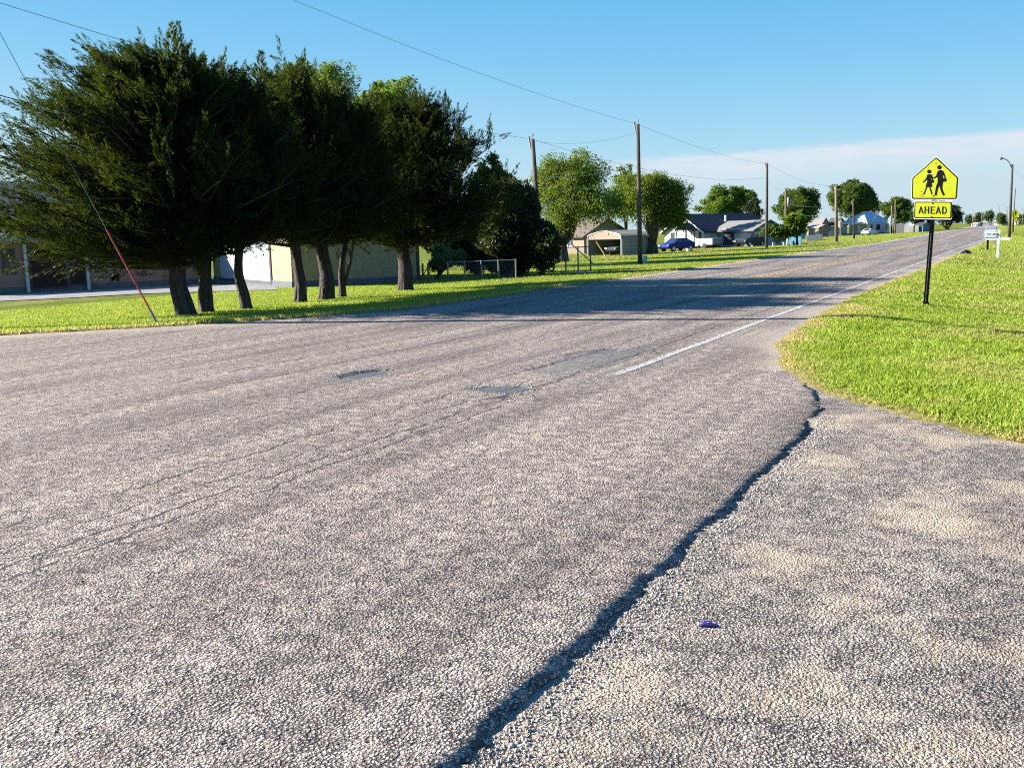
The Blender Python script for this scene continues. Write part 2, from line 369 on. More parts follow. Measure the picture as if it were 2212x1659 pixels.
HOLES = [(-7.52, 10.22, .31, .46, .032, 1.0), (-5.2, 9.62, .40, .28, .010, 1.0), (-5.48, 13.3, .22, .32, .008, .85)]
PATCH = np.array([(-5.67, 11.0), (-5.63, 11.81), (-5.85, 13.23), (-5.3, 13.7), (-5.0, 14.43), (-4.79, 13.17), (-4.69, 11.95), (-4.96, 11.2), (-5.4, 10.89)])
def in_poly(x, y, P):
    c = np.zeros(x.shape, bool); j = len(P)-1
    for i in range(len(P)):
        a = (P[i, 1] > y) != (P[j, 1] > y); xx = (P[j, 0]-P[i, 0])*(y-P[i, 1])/(P[j, 1]-P[i, 1]+1e-12)+P[i, 0]
        c ^= a & (x < xx); j = i
    return c
ry = np.concatenate([np.arange(-12, 2, .5), np.arange(2, 16, .035), np.arange(16, 60, .4), 60+np.geomspace(.4, 1500, 80)])
rows, att, pal = [], [], []
mid = np.arange(-8.2, -4.4, .045)
for y in ry:
    a, e = float(xl(y)), float(xr(y)); dd = float(drift(y))
    jag = (.008*math.sin(y*41)+.011*math.sin(y*5.3+1)+.008*math.sin(y*11.9+.4)+.017*rng.normal())*(1 if y < 11 else .5)
    if y > 11: e += .04
    e += jag
    left = np.linspace(a-.06, -8.2+dd, 14)[:-1]; right = np.linspace(-4.4+dd, e, 30)
    x = np.concatenate([[a-.08], left, mid+dd, right, [e+.012]])
    z = np.zeros_like(x); p = np.zeros_like(x)
    for hx, hy, rx, ry_, dp, pv in HOLES:
        ang = np.arctan2(y-hy, x-hx); rr = np.hypot((x-hx)/rx, (y-hy)/ry_)*(1+.10*np.sin(ang*3+hx)+.06*np.sin(ang*9)+.05*np.sin(ang*17))
        k = 1-sstep(.86, 1.06, rr); z -= dp*k; p = np.maximum(p, k*pv)
    if 10 < y < 15:
        ip = in_poly(x+.05*np.sin(y*9)+.03*np.sin(y*31), np.full_like(x, y)+.08*np.sin(x*14), PATCH)
        z -= .010*ip; p = np.maximum(p, .52*ip)
    z += .003*np.sin(x*1.7+y*.4)+.002*np.sin(x*4.1-y*1.3)
    z += -.0012*(np.clip(x-dd+8.5, -5, 5)**2)*.35                    # slight crown
    z[-2] -= .006; z[0] = z[-1] = -.075
    # pale sandy strip at the far edge by the left lawn
    q = np.exp(-((x-(a+.75+.15*math.sin(y)))/.42)**2)*(1-sstep(19, 24, y)) if y < 26 else np.zeros_like(x)
    q = q*(.75+.25*np.sin(x*5+y*3)*np.sin(y*1.7))
    q = np.maximum(q, .5*np.exp(-(x-a)/.12)) if y > 16 else q
    if y > 12: q = np.maximum(q, np.clip(.75*np.exp(-((e-x)/(.45+.2*math.sin(y*1.3)))**2), 0, 1))
    rows.append(np.stack([x, np.full_like(x, y), z], -1)); att.append(p); pal.append(np.clip(q, 0, 1))
nx = len(rows[0]); v = np.concatenate(rows); i = np.arange((len(ry)-1)*nx).reshape(len(ry)-1, nx)[:, :-1].ravel()
road = mesh_np('road', v, np.stack([i, i+1, i+nx+1, i+nx], -1), M_road, smooth=True, attrs={'patch': np.concatenate(att), 'pale': np.concatenate(pal)})
tag(road, kind='structure')

# side road (chip seal) one step lower, to the right of the broken pavement edge
ay = np.concatenate([np.arange(-14, 2, .5), np.arange(2, 12, .06)]); ax = np.concatenate([np.arange(-2.6, 1, .06), np.arange(1, 30, .5)])
def zap(X, Y): return -.036+.003*np.sin(Y*2.9)+.003*np.sin(Y*7.1+1)+.020*sstep(4.5, 9.0, Y)+.004*np.sin(X*2.3+Y)+.003*np.sin(X*6-Y*5)
v, f = grid(ax, ay, zap)
cx = v[f].mean(1); keep = (cx[:, 0] > xr(cx[:, 1])-.25) & (cx[:, 1] < gb(cx[:, 0])+.12)
ap = mesh_np('side_road', v, f[keep], M_apron, smooth=True, attrs={'patch': np.zeros(len(v)), 'pale': np.zeros(len(v))}); tag(ap, kind='structure')

def stripe(name, x0, wd, y0, y1, mat, kind=None):
    yy = np.concatenate([np.arange(y0, min(y1, 60), .25), 60+np.geomspace(.5, max(1, y1-60), 40)]) if y1 > 60 else np.arange(y0, y1, .25)
    xx = np.linspace(-wd/2, wd/2, 3); v = []
    for y in yy:
        X = x0+xx+float(drift(y))+.008*math.sin(y*2.2); X0 = X-float(drift(y))
        Z = .003*np.sin(X*1.7+y*.4)+.002*np.sin(X*4.1-y*1.3)-.0012*(np.clip(X0+8.5, -5, 5)**2)*.35+.005
        v += [(X[k], y, Z[k]) for k in range(3)]
    i = np.arange((len(yy)-1)*3).reshape(-1, 3)[:, :-1].ravel(); z = np.zeros(len(v))
    o = mesh_np(name, np.array(v), np.stack([i, i+1, i+4, i+3], -1), mat, smooth=True, attrs={'patch': z, 'pale': z}); tag(o, kind='structure'); return o
stripe('edge_line', -4.42, .13, 11.1, 175, M_white)
stripe('edge_line', -12.45, .11, 27.8, 700, M_white)
stripe('centre_line', -8.42, .13, 27.4, 700, M_yellow)
stripe('centre_line', -8.68, .13, 27.4, 700, M_yellow)

def draped(name, pts, mat, lift=.03, n=10):
    """strip between two ground polylines given in the photograph"""
    A = [G(*p) for p in pts[0]]; B = [G(*p) for p in pts[1]]; v = []
    ta = np.linspace(0, len(A)-1, 60)
    for t in ta:
        k = min(int(t), len(A)-2); u = t-k; a = A[k]*(1-u)+A[k+1]*u; b = B[k]*(1-u)+B[k+1]*u
        for s in np.linspace(0, 1, n):
            p = a*(1-s)+b*s; v.append((p[0], p[1], float(T(p[0], p[1]))+lift))
    i = np.arange(59*n).reshape(59, n)[:, :-1].ravel()
    o = mesh_np(name, np.array(v), np.stack([i, i+1, i+n+1, i+n], -1), mat, smooth=True); tag(o, kind='structure'); return o
draped('driveway', [[(-70, 643), (0, 638), (150, 630), (305, 622), (450, 615), (592, 619)], [(-70, 657), (0, 652), (150, 645), (305, 636), (455, 631), (600, 627)]], M_conc)

# ------------------------------------------------------------------ grass blades
def blades(name, label, P, hgt_, wd, dry, mat=M_blade):
    n_ = len(P); a = rng.uniform(0, 2*np.pi, n_); wdt = wd*rng.uniform(.6, 1.4, n_)
    hh = hgt_*rng.uniform(.45, 1.35, n_); side = np.stack([np.cos(a), np.sin(a), np.zeros(n_)], -1)
    b = rng.uniform(0, 2*np.pi, n_); lean = np.stack([np.cos(b), np.sin(b), np.zeros(n_)], -1)*(hh*rng.uniform(.15, .9, n_))[:, None]
    up = np.zeros((n_, 3)); up[:, 2] = hh
    v0 = P-side*(wdt/2)[:, None]; v1 = P+side*(wdt/2)[:, None]; md = P+lean*.35+up*.6
    v2 = md-side*(wdt*.35)[:, None]; v3 = md+side*(wdt*.35)[:, None]; v4 = P+lean+up
    v = np.stack([v0, v1, v2, v3, v4], 1).reshape(-1, 3); k = (np.arange(n_)*5)[:, None]
    f = np.concatenate([k+np.array([[0, 1, 3]]), k+np.array([[0, 3, 2]]), k+np.array([[2, 3, 4]])])
    t = np.repeat(np.clip(rng.normal(.45, .36, n_)+.3*(patchy(P[:, 0]*1.1, P[:, 1]*.9)-.5), 0, 1), 5); d = np.repeat(np.clip(dry*rng.uniform(.5, 1.3, n_), 0, 1), 5)
    o = mesh_np(name, v, f, mat, attrs={'tint': t, 'dry': d}); tag(o, label, 'grass', kind='stuff'); return o
def scatter(n_, x0, x1, y0, y1, ok):
    x = rng.uniform(x0, x1, n_); y = y0+(y1-y0)*rng.uniform(0, 1, n_); k = ok(x, y); x, y = x[k], y[k]
    return np.stack([x, y, T(x, y)-.004], -1)
def patchy(x, y): return .5+.5*np.sin(x*1.3+np.sin(y*.9)*2)*np.sin(y*.8+np.sin(x*1.7)*1.5)
def edge_dist_r(x, y): return np.minimum(x-xr(y), y-gb(x))
def ok_r(x, y): return (x > xr(y)+.06+rag(y)+.22*rng.normal(0, 1, len(x))*(rng.random(len(x)) < .5)) & ((y > gb(x)+rag(x*1.2+4)*1.3+.12+.22*rng.normal(0, 1, len(x))*(rng.random(len(x)) < .5)) | (y > 13)) & (x > xr(y)-.12) & ((y > gb(x)-.15) | (y > 13))
parts_ = []
for (n_, y0, y1) in ((170000, 6.5, 14), (110000, 14, 24), (70000, 24, 45)):
    parts_.append(scatter(n_, -4.2, 3.0, y0, y1, ok_r))
P = np.concatenate(parts_); P = P[P[:, 0] < .9+.03*P[:, 1]]
ed = np.minimum(P[:, 0]-xr(P[:, 1]), np.where(P[:, 1] < 14, P[:, 1]-gb(P[:, 0]), 9))
dry = np.clip(np.exp(-ed/.13)*.85+.8*sstep(.55, .9, patchy(P[:, 0]*2.3, P[:, 1]*1.9))*np.exp(-np.clip(ed, 0, 99)/.9)+.32*sstep(.5, 1, patchy(P[:, 0]*.8+3, P[:, 1]*.6)), 0, 1)
hh = .016+.030*sstep(.0, .6, ed); hh = hh*(.6+.9*patchy(P[:, 0]*2.6, P[:, 1]*2.3))
blades('verge_grass', 'bright green and straw grass on the verge around the school sign', P, hh, .008+.0006*P[:, 1], dry)
P = np.concatenate([scatter(130000, -5, 14, 45, 150, lambda x, y: (x > xr(y)) & (x < 3+.03*y)), scatter(50000, -20, 30, 150, 520, lambda x, y: x > xr(y))])
blades('far_verge_grass', 'sunlit yellow green grass around the mailboxes', P, .06, .028+.0006*(P[:, 1]-45), .12+.22*patchy(P[:, 0]*.3, P[:, 1]*.12))
def ok_l(x, y): return (x < xl(y)+.05) & (x > -1.5*y-3)
P = np.concatenate([scatter(230000, -30, -13, 9, 34, ok_l), scatter(60000, -34, -13.4, 34, 70, ok_l)])
DR = np.array([G(*p)[:2] for p in [(-70, 642), (0, 637), (150, 629), (305, 621), (450, 614), (592, 618), (600, 628), (455, 632), (305, 637), (150, 646), (0, 653), (-70, 658)]])
P = P[~in_poly(P[:, 0], P[:, 1], DR)]
el_ = xl(P[:, 1])-P[:, 0]
blades('lawn_grass', 'short sunlit lawn under the row of dark cedars', P, .05+.03*np.exp(-el_/.5), .022, np.clip(.7*np.exp(-el_/.3)+.15*patchy(P[:, 0], P[:, 1]), 0, 1))
P = scatter(60000, -60, -13.6, 70, 240, lambda x, y: (x < xl(y)))
blades('far_lawn_grass', 'sunlit lawn between the far houses and the road', P, .08, .05, .15+.3*patchy(P[:, 0]*.15, P[:, 1]*.06))
# ------------------------------------------------------------------ trees
def tri_leaves(P, D, L, Wd):
    """triangles with base at P, pointing along D, length L, width Wd"""
    D = D/(np.linalg.norm(D, axis=1, keepdims=True)+1e-9)
    q = rng.normal(size=P.shape); s = np.cross(D, q); s /= np.linalg.norm(s, axis=1, keepdims=True)+1e-9
    s = s*(Wd/2)[:, None]; e = D*L[:, None]
    v = np.stack([P-s*.35, P+e*.45-s, P+e, P+e*.45+s], 1).reshape(-1, 3)
    k = (np.arange(len(P))*4)[:, None]
    return v, k+np.array([[0, 1, 2, 3]])
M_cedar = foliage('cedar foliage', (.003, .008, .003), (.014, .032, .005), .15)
M_bark = bark('cedar bark', (.075, .064, .062)); M_bark2 = bark('dark bark', (.07, .055, .045))
def leaf_obj(name, P, D, L, Wd, tint, mat, parent, org):
    v, f = tri_leaves(P-org, D, L, Wd)
    return mesh_np(name, v, f, mat, parent, attrs={'tint': np.repeat(np.clip(tint, 0, 1), 4)})
SL = np.array([-math.cos(YAW), -math.sin(YAW), 0.0])                # towards the left of the photograph
TOWARD = np.array([math.sin(YAW), -math.cos(YAW), 0.0])
def cedar(px, py, top_px, top_py, rad, r0, label, n_b=100, hb=2.3, bias=None, fork=None, tops=3):
    base = G(px, py); t = thing('cedar_tree', label, 'tree', base, 0, 'cedars in the row beside the road')
    Hh = hgt(base, top_py); k = ppm(base)
    nt_ = base+np.array([0, 0, Hh])-CAM; lean = -SL*((top_px-(W/2+F*(nt_@_r)/(nt_@_fw)))/k)*.8                               # trunk lean across the picture
    tr = MB(); r0 *= .84
    def axis(z): u = z/Hh; return base+np.array([0, 0, z])+lean*(u**1.3)+np.array([.12*math.sin(z*1.3+px), .10*math.sin(z*1.7+py), 0])*min(1, z)
    zs = np.concatenate([np.linspace(-.15, 2.8, 22), np.linspace(3.2, Hh*.93, 8)])
    rr = [r0*(1.22 if z < .05 else 1.06 if z < .8 else 1)*(1-.9*max(0, z)/Hh) for z in zs]
    i0 = len(tr.v); tr.tube([axis(max(z, 0))+np.array([0, 0, min(z, 0)])-base for z in zs], rr, 26)
    for i_ in range(26*len(zs)):                                      # stringy ridged bark
        cz = axis(max(zs[i_//26], 0))-base; p_ = np.array(tr.v[i0+i_]); a_ = (i_ % 26); o_ = (p_-cz)*np.array([1, 1, 0]); g_ = 1+.19*math.sin(a_*2.9+px)+.12*math.sin(a_*1.3+zs[i_//26]*1.5+py)+.08*math.sin(a_*7.7+zs[i_//26]*4)
        tr.v[i0+i_] = tuple(np.array([cz[0], cz[1], p_[2]])+o_*g_)
    for a in np.arange(0, 6.28, 1.26):                              # root flare
        d = np.array([math.cos(a+px), math.sin(a+px), 0]); tr.tube([d*r0*.5+np.array([0, 0, .55]), d*r0*.85+np.array([0, 0, .12]), d*r0*1.3+np.array([0, 0, -.08])], [r0*.3, r0*.3, r0*.2], 6)
    if fork:
        tr.tube([axis(0)*0+np.array([0, 0, .15]), -SL*fork*.5+np.array([0, 0, 1.0]), -SL*fork+np.array([0, 0, 2.2]), -SL*fork*1.5+np.array([0, 0, 3.6])], [r0*.55, r0*.5, r0*.45, r0*.2], 8)
    P, D, L, Wd, Tn = [], [], [], [], []
    for i in range(n_b):
        u = (i+.5)/n_b; z = hb+(Hh*.90-hb)*u**.95; az_ = rng.uniform(0, 2*math.pi)
        if bias is not None and rng.random() < .5: az_ = math.atan2(bias[0][1], bias[0][0])+rng.normal(0, .55)
        d = np.array([math.cos(az_), math.sin(az_), 0])
        prof = (1-u)**.62*(.55+.45*min(1, u/.18)); Lb = rad*prof*rng.uniform(.65, 1.15)+.25
        if bias is not None: Lb *= 1+bias[1]*max(0, float(d@bias[0]))*(1-.55*u)
        rise = rng.uniform(-.22, .38)+.42*u
        if z < 2.2: rise = max(rise, .06)
        p0 = axis(z); tip = p0+d*Lb+np.array([0, 0, Lb*rise]); midp = p0+d*Lb*.5+np.array([0, 0, Lb*rise*.25])
        tr.tube([p0-base, midp-base, tip-base], [.05*(1-u)+.02, .03, .008], 5, cap=False)
        ns = max(5, int(4.2*Lb+4))
        for j in range(ns):
            s = rng.uniform(.22, 1.0); p = (1-s)**2*p0+2*s*(1-s)*midp+s*s*tip+rng.normal(0, .10, 3)
            ax_ = d*rng.uniform(.3, 1)+SL*.28+np.array([0, 0, rng.uniform(-.05, .9)+.45*u])+rng.normal(0, .36, 3); ax_ /= np.linalg.norm(ax_)
            sl_ = rng.uniform(.45, 1.05)*(1-.3*u); m_ = 62; q = rng.uniform(0, 1, m_)
            off = rng.normal(0, 1, (m_, 3)); off -= (off@ax_)[:, None]*ax_; off /= np.linalg.norm(off, axis=1, keepdims=True)
            P.append(p+ax_*(q*sl_)[:, None]+off*(.06*(1-q))[:, None]); D.append(ax_*1.0+off*.42)
            L.append((.14*(1-.5*q)+.03)*rng.uniform(.7, 1.2, m_)); Wd.append(rng.uniform(.014, .026, m_)); Tn.append(np.clip(rng.normal(.35+.25*rng.random(), .2, m_), 0, 1))
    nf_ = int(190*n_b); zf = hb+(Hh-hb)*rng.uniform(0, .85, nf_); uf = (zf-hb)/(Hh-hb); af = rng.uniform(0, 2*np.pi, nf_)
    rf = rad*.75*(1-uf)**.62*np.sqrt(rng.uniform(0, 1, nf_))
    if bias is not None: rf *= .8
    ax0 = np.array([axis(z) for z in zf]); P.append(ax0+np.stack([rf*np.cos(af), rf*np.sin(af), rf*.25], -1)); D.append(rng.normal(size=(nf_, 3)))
    L.append(rng.uniform(.08, .18, nf_)); Wd.append(rng.uniform(.025, .06, nf_)); Tn.append(np.zeros(nf_))  # filler leaves all take the darkest tint, painting shade inside the crown
    for _ in range(tops):                                            # upright leaders on the skyline
        p = axis(Hh*rng.uniform(.80, .93))+np.array([rng.normal(0, rad*.2), rng.normal(0, rad*.2), 0]); m_ = 150; q = rng.uniform(0, 1, m_); hl = Hh*.13*rng.uniform(.6, 1.2)
        off = rng.normal(0, 1, (m_, 3)); off[:, 2] *= .3; off /= np.linalg.norm(off, axis=1, keepdims=True)
        P.append(p+np.array([.12, .05, 1.0])*(q*hl)[:, None]+off*(.12*(1-q))[:, None]); D.append(off*.8+np.array([.1, 0, .8])); L.append(.22*(1-.6*q)+.03); Wd.append(np.full(m_, .035)); Tn.append(np.full(m_, .4))
    tr.build('trunk', M_bark, t, smooth=True)
    P = np.concatenate(P); ok = P[:, 2]-base[2] > 1.0
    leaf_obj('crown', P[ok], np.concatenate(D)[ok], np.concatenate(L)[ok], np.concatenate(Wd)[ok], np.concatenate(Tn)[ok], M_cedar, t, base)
    return t
cedar(400, 682, 362, 84, 3.0, .24, 'leaning cedar at the left end of the row, behind the red guy marker', 250, 1.2, (SL, .90), tops=4)
cedar(446, 676, 420, 122, 2.5, .19, 'cedar trunk just right of the leaning end cedar', 110, 1.8, None)
cedar(531, 669, 520, 150, 2.5, .15, 'slimmest cedar, in front of the white garage door', 100, 1.7, None)
cedar(650, 654, 632, 130, 2.7, .20, 'cedar standing at the near corner of the yellow garage', 120, 1.7, None)
cedar(706, 648, 700, 175, 2.7, .27, 'thick cedar beside the twin forked stem, middle of the row', 120, 1.7, None)
cedar(740, 643, 790, 205, 2.4, .12, 'thin forked cedar stem leaning right in front of the yellow wall', 95, 1.8, None, fork=.55)
cedar(876, 628, 880, 205, 3.0, .29, 'gnarled thick cedar at the right end of the row', 190, 1.45, (-SL, .35), tops=4)

def clump_tree(name, label, base, l, r, top, bot, mat, wood, group=None, dens=1.0, n_cl=46, trunk_r=None, droop=.0, limb=6, full=False, leaf=None, core=True, gap=0.0, parent=None, elong=1.6):
    base = np.asarray(base); k = ppm(base); zt, zb = hgt(base, top), hgt(base, bot); rx = (r-l)/2/k; rz = (zt-zb)/2
    bx = (np.array([base[0], base[1], base[2]])-CAM); bpx = W/2+F*(bx@_r)/(bx@_fw)
    cen = base-SL*(((l+r)/2-bpx)/k)+np.array([0, 0, (zt+zb)/2])
    t = thing(name, label, 'tree' if 'tree' in name else 'shrub', base, 0, group)
    n_c = n_cl; dirs = rng.normal(size=(n_c, 3)); dirs /= np.linalg.norm(dirs, axis=1, keepdims=True)
    if not full: dirs[:, 2] = np.where(dirs[:, 2] < -.45, -dirs[:, 2]*.7, dirs[:, 2])
    n_l = 3 if rx < 1.2*rz*.6 else 5; lob = rng.normal(size=(n_l, 3)); lob /= np.linalg.norm(lob, axis=1, keepdims=True); lob *= rng.uniform(.25, .58, (n_l, 1)); lob[0] = (0, 0, .36); ls_ = rng.uniform(.50, .78, n_l)
    ph_ = base[0]*1.7; low = 1+.16*np.sin(3*np.arctan2(dirs[:, 1], dirs[:, 0])+ph_)+.12*np.sin(5*dirs[:, 2]+ph_*2)
    rad_ = (rng.uniform(.35, .80, n_c)*low)[:, None]; C = dirs*rad_*np.array([rx, rx, rz]); cr = rng.uniform(.16, .36, n_c)*min(rx, rz*1.2)
    n2_ = int(n_c*1.3); d2 = rng.normal(size=(n2_, 3)); d2 /= np.linalg.norm(d2, axis=1, keepdims=True); d2[:, 2] = d2[:, 2] if full else np.where(d2[:, 2] < -.5, -d2[:, 2], d2[:, 2])
    C = np.concatenate([C, d2*(rng.uniform(.70, .95, n2_)*(1+.10*np.sin(3*np.arctan2(d2[:, 1], d2[:, 0])+ph_)+.06*np.sin(5*d2[:, 2]+ph_*2)))[:, None]*np.array([rx, rx, rz])]); cr = np.concatenate([cr, rng.uniform(.07, .18, n2_)*min(rx, rz*1.2)]); dirs = np.concatenate([dirs, d2])
    li_ = rng.integers(0, n_l, len(C)); C = C*ls_[li_][:, None]+lob[li_]*np.array([rx, rx, rz])*1.05; n_c = len(C)
    s = leaf or max(.13, 3.4/k); area = 4*math.pi*(cr**2); tot = dens*area.sum()/(s*s*.45); tot = min(tot, 42000); ni = np.maximum(30, (tot*area/area.sum())).astype(int)
    P, D, Tn = [], [], []
    for c_, r_, m_, dr_ in zip(C, cr, ni, dirs):
        q = rng.normal(size=(m_, 3)); q /= np.linalg.norm(q, axis=1, keepdims=True); q[:, 2] *= .75
        rr = r_*rng.uniform(.45, 1.08, m_)[:, None]; p = c_+q*rr
        p[:, 2] -= droop*np.abs(rng.normal(0, 1, m_))*r_; P.append(p)
        D.append(q*.4+rng.normal(0, .6, (m_, 3))+np.array([0, 0, -droop*1.5])); Tn.append(np.clip(rng.normal(.45, .22, m_)+.15*rng.normal(), 0, 1))
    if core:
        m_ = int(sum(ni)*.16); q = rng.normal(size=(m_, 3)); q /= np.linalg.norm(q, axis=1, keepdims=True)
        P.append(q*(rng.uniform(0, .62, m_)**.6)[:, None]*np.array([rx, rx, rz])); D.append(rng.normal(size=(m_, 3))); Tn.append(np.full(m_, .1))  # core leaves tinted dark for the shade within the crown
    P = np.concatenate(P)+cen; D = np.concatenate(D); Tn = np.concatenate(Tn); m_ = len(P)
    if gap: 
        g_ = np.sin(P[:, 0]*2.1+P[:, 2]*1.3)*np.sin(P[:, 1]*1.7-P[:, 2]*1.9+2)*np.sin(P[:, 2]*1.1+P[:, 0]); kk = g_ < (1-gap); P, D, Tn = P[kk], D[kk], Tn[kk]; m_ = len(P)
    ok = P[:, 2] > base[2]+.05; P, D, Tn = P[ok], D[ok], Tn[ok]; m_ = len(P)
    tr = MB(); tr_r = trunk_r or rx*.09; top_t = cen-base+np.array([0, 0, -rz*.3])
    fork_ = np.array([0, 0, max(.3, zb*.75)])+(top_t*np.array([1, 1, 0]))*.4
    tr.tube([(0, 0, -.15), (0, 0, .1), fork_*.6, fork_], [tr_r*1.5, tr_r*1.2, tr_r, tr_r*.9], 9)
    for c_ in C[rng.permutation(n_c)[:limb]]:
        e = cen+c_*.9-base; m1_ = fork_*.45+e*.55+np.array([0, 0, rz*.10]); tr.tube([fork_-np.array([0, 0, .1]), fork_*.75+e*.25+rng.normal(0, .05, 3)*rx, m1_, e], [tr_r*.62, tr_r*.5, tr_r*.3, tr_r*.08], 6)
    tr.build('trunk', wood, t, smooth=True)
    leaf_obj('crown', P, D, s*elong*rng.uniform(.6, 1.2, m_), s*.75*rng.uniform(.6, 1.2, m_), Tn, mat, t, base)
    return t
F_bright = foliage('bright broadleaf', (.045, .095, .008), (.10, .18, .014), .40)
F_mid = foliage('mid green leaves', (.020, .050, .009), (.052, .098, .015), .33)
F_dark = foliage('shade darkened green leaves', (.004, .012, .007), (.012, .027, .012), .15)  # near black leaf colour holds the shade from trees on the sun side
F_yel = foliage('yellow green willow leaves', (.045, .080, .008), (.12, .165, .015), .42)
M_cedar.node_tree.nodes['Principled BSDF'].inputs['Specular IOR Level'].default_value = .08
F_grey = foliage('silvery shrub leaves', (.08, .12, .05), (.19, .24, .10), .35)
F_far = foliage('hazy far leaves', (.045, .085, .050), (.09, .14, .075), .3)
GB = 'broadleaf trees rising behind the cedars'
clump_tree('broadleaf_tree', 'tall bright green tree whose sunlit top shows above the cedars, left', G(715, 588), 560, 810, 138, 400, F_bright, M_bark2, GB, n_cl=50)
clump_tree('broadleaf_tree', 'bright green tree showing above the right end of the cedars', G(868, 587), 760, 958, 150, 430, F_bright, M_bark2, GB, n_cl=50)
clump_tree('broadleaf_tree', 'pale tree behind the brick house roof at the left edge', G(20, 596), -90, 90, 395, 500, F_mid, M_bark2, n_cl=30)
clump_tree('evergreen_tree', 'blue green ragged tree right of the cedar row, behind the wire fence', G(1062, 582), 1000, 1140, 322, 560, F_mid, M_bark2, gap=.3, n_cl=60, limb=9, full=True)
clump_tree('evergreen_tree', 'dark dense evergreen in front of the first bare wooden pole', G(1172, 596), 1120, 1228, 478, 606, F_dark, M_bark2, n_cl=70, dens=1.3, full=True)
clump_tree('evergreen_tree', 'tall dark evergreen mass filling the gap left of the first bare pole', G(1105, 598), 1030, 1195, 392, 600, F_dark, M_bark2, n_cl=80, full=True, dens=1.2)
clump_tree('evergreen_tree', 'broad dark evergreen directly behind the wire fence posts', G(1095, 596), 1030, 1168, 468, 604, F_dark, M_bark2, n_cl=80, full=True)
clump_tree('evergreen_tree', 'dark evergreen behind the silvery shrub, past the garage wall', G(962, 584), 905, 1020, 462, 578, F_dark, M_bark2, n_cl=50, full=True)
clump_tree('evergreen_tree', 'low dark evergreen pressed against the right end of the cedar row', G(1030, 594), 950, 1100, 425, 592, F_dark, M_bark2, n_cl=70, full=True)
clump_tree('willow_tree', 'yellow green weeping tree with bare forking limbs over the tan house', G(1216, 566), 1076, 1352, 328, 515, F_yel, M_bark2, droop=.55, gap=.30, n_cl=60, limb=14, trunk_r=.42, core=False)
clump_tree('broadleaf_tree', 'thin pale tree just left of the tall wooden pole', G(1356, 543), 1318, 1384, 362, 500, F_mid, M_bark2, gap=.3, n_cl=26)
clump_tree('broadleaf_tree', 'rounded yellow green tree behind the metal carport', G(1410, 549), 1318, 1506, 360, 520, F_yel, M_bark2, droop=.35, n_cl=60, trunk_r=.5)
clump_tree('broadleaf_tree', 'bright tree rising behind the dark blue roof', G(1568, 520), 1500, 1632, 404, 492, F_bright, M_bark2, n_cl=40)
clump_tree('broadleaf_tree', 'sparse dark tree with open branches left of the third pole', G(1628, 520), 1602, 1650, 428, 492, F_dark, M_bark2, gap=.5, core=False, n_cl=24, limb=12)
clump_tree('broadleaf_tree', 'wide green tree behind the blue garage and the leaning garden tree', G(1728, 512), 1660, 1786, 404, 500, F_mid, M_bark2, n_cl=50)
clump_tree('garden_tree', 'small bright garden tree with a long leaning bough near the hydrant', G(1722, 531), 1694, 1746, 462, 502, F_bright, M_bark2, n_cl=26, leaf=.3)
clump_tree('broadleaf_tree', 'tallest dark green tree, behind the white hip roofed house', G(1850, 505), 1778, 1908, 388, 485, F_mid, M_bark2, n_cl=60)
clump_tree('broadleaf_tree', 'green tree right of the white house, behind the paired poles', G(1936, 502), 1900, 1972, 428, 494, F_mid, M_bark2, n_cl=34)
clump_tree('broadleaf_tree', 'dark tree behind the ahead plaque, left of the sign post', G(1990, 500), 1962, 2016, 450, 496, F_dark, M_bark2, n_cl=30)
clump_tree('broadleaf_tree', 'dark tree seen right of the ahead plaque', G(2046, 497), 2008, 2084, 442, 494, F_dark, M_bark2, n_cl=40)
for i, (px, py, l, r, tp, bt, lb) in enumerate([(2118, 488, 2104, 2128, 459, 486, 'small far tree right of the tiny white shed'), (2139, 487.5, 2126, 2150, 456, 486, 'far tree above the second mailbox'), (2160, 487, 2150, 2172, 462, 485, 'far tree left of the lamp pole'), (2096, 488.5, 2084, 2108, 466, 487, 'far dark tree behind the tiny white shed'), (2199, 486, 2186, 2226, 466, 484, 'far tree mass right of the small school sign')]):
    clump_tree('distant_tree', lb, G(px, py), l, r, tp, bt, F_far, M_bark2, 'far trees where the road ends', n_cl=16, limb=2)
b_ = G(944, 603)
clump_tree('garden_shrub', 'sunlit silvery leafed shrub beside the yellow garage', b_, 912, 1008, 534, 602, F_grey, M_bark2, n_cl=30, leaf=.10, core=False)
# the long low bough of the leaning garden tree
gt = [o for o in bpy.data.objects if o.name.startswith('garden_tree')][0]; gb_ = np.array(gt.location); kq = ppm(gb_)
m_ = 2600; q = rng.uniform(0, 1, m_); Pq = gb_+SL*(q*58/kq)[:, None]+np.stack([rng.normal(0, .5, m_), rng.normal(0, .5, m_), hgt(gb_, 497)+rng.normal(0, .24, m_)-.1*q], -1)
leaf_obj('low_bough', Pq, rng.normal(size=(m_, 3)), np.full(m_, .5), np.full(m_, .28), rng.uniform(0, .5, m_), F_mid, gt, gb_)

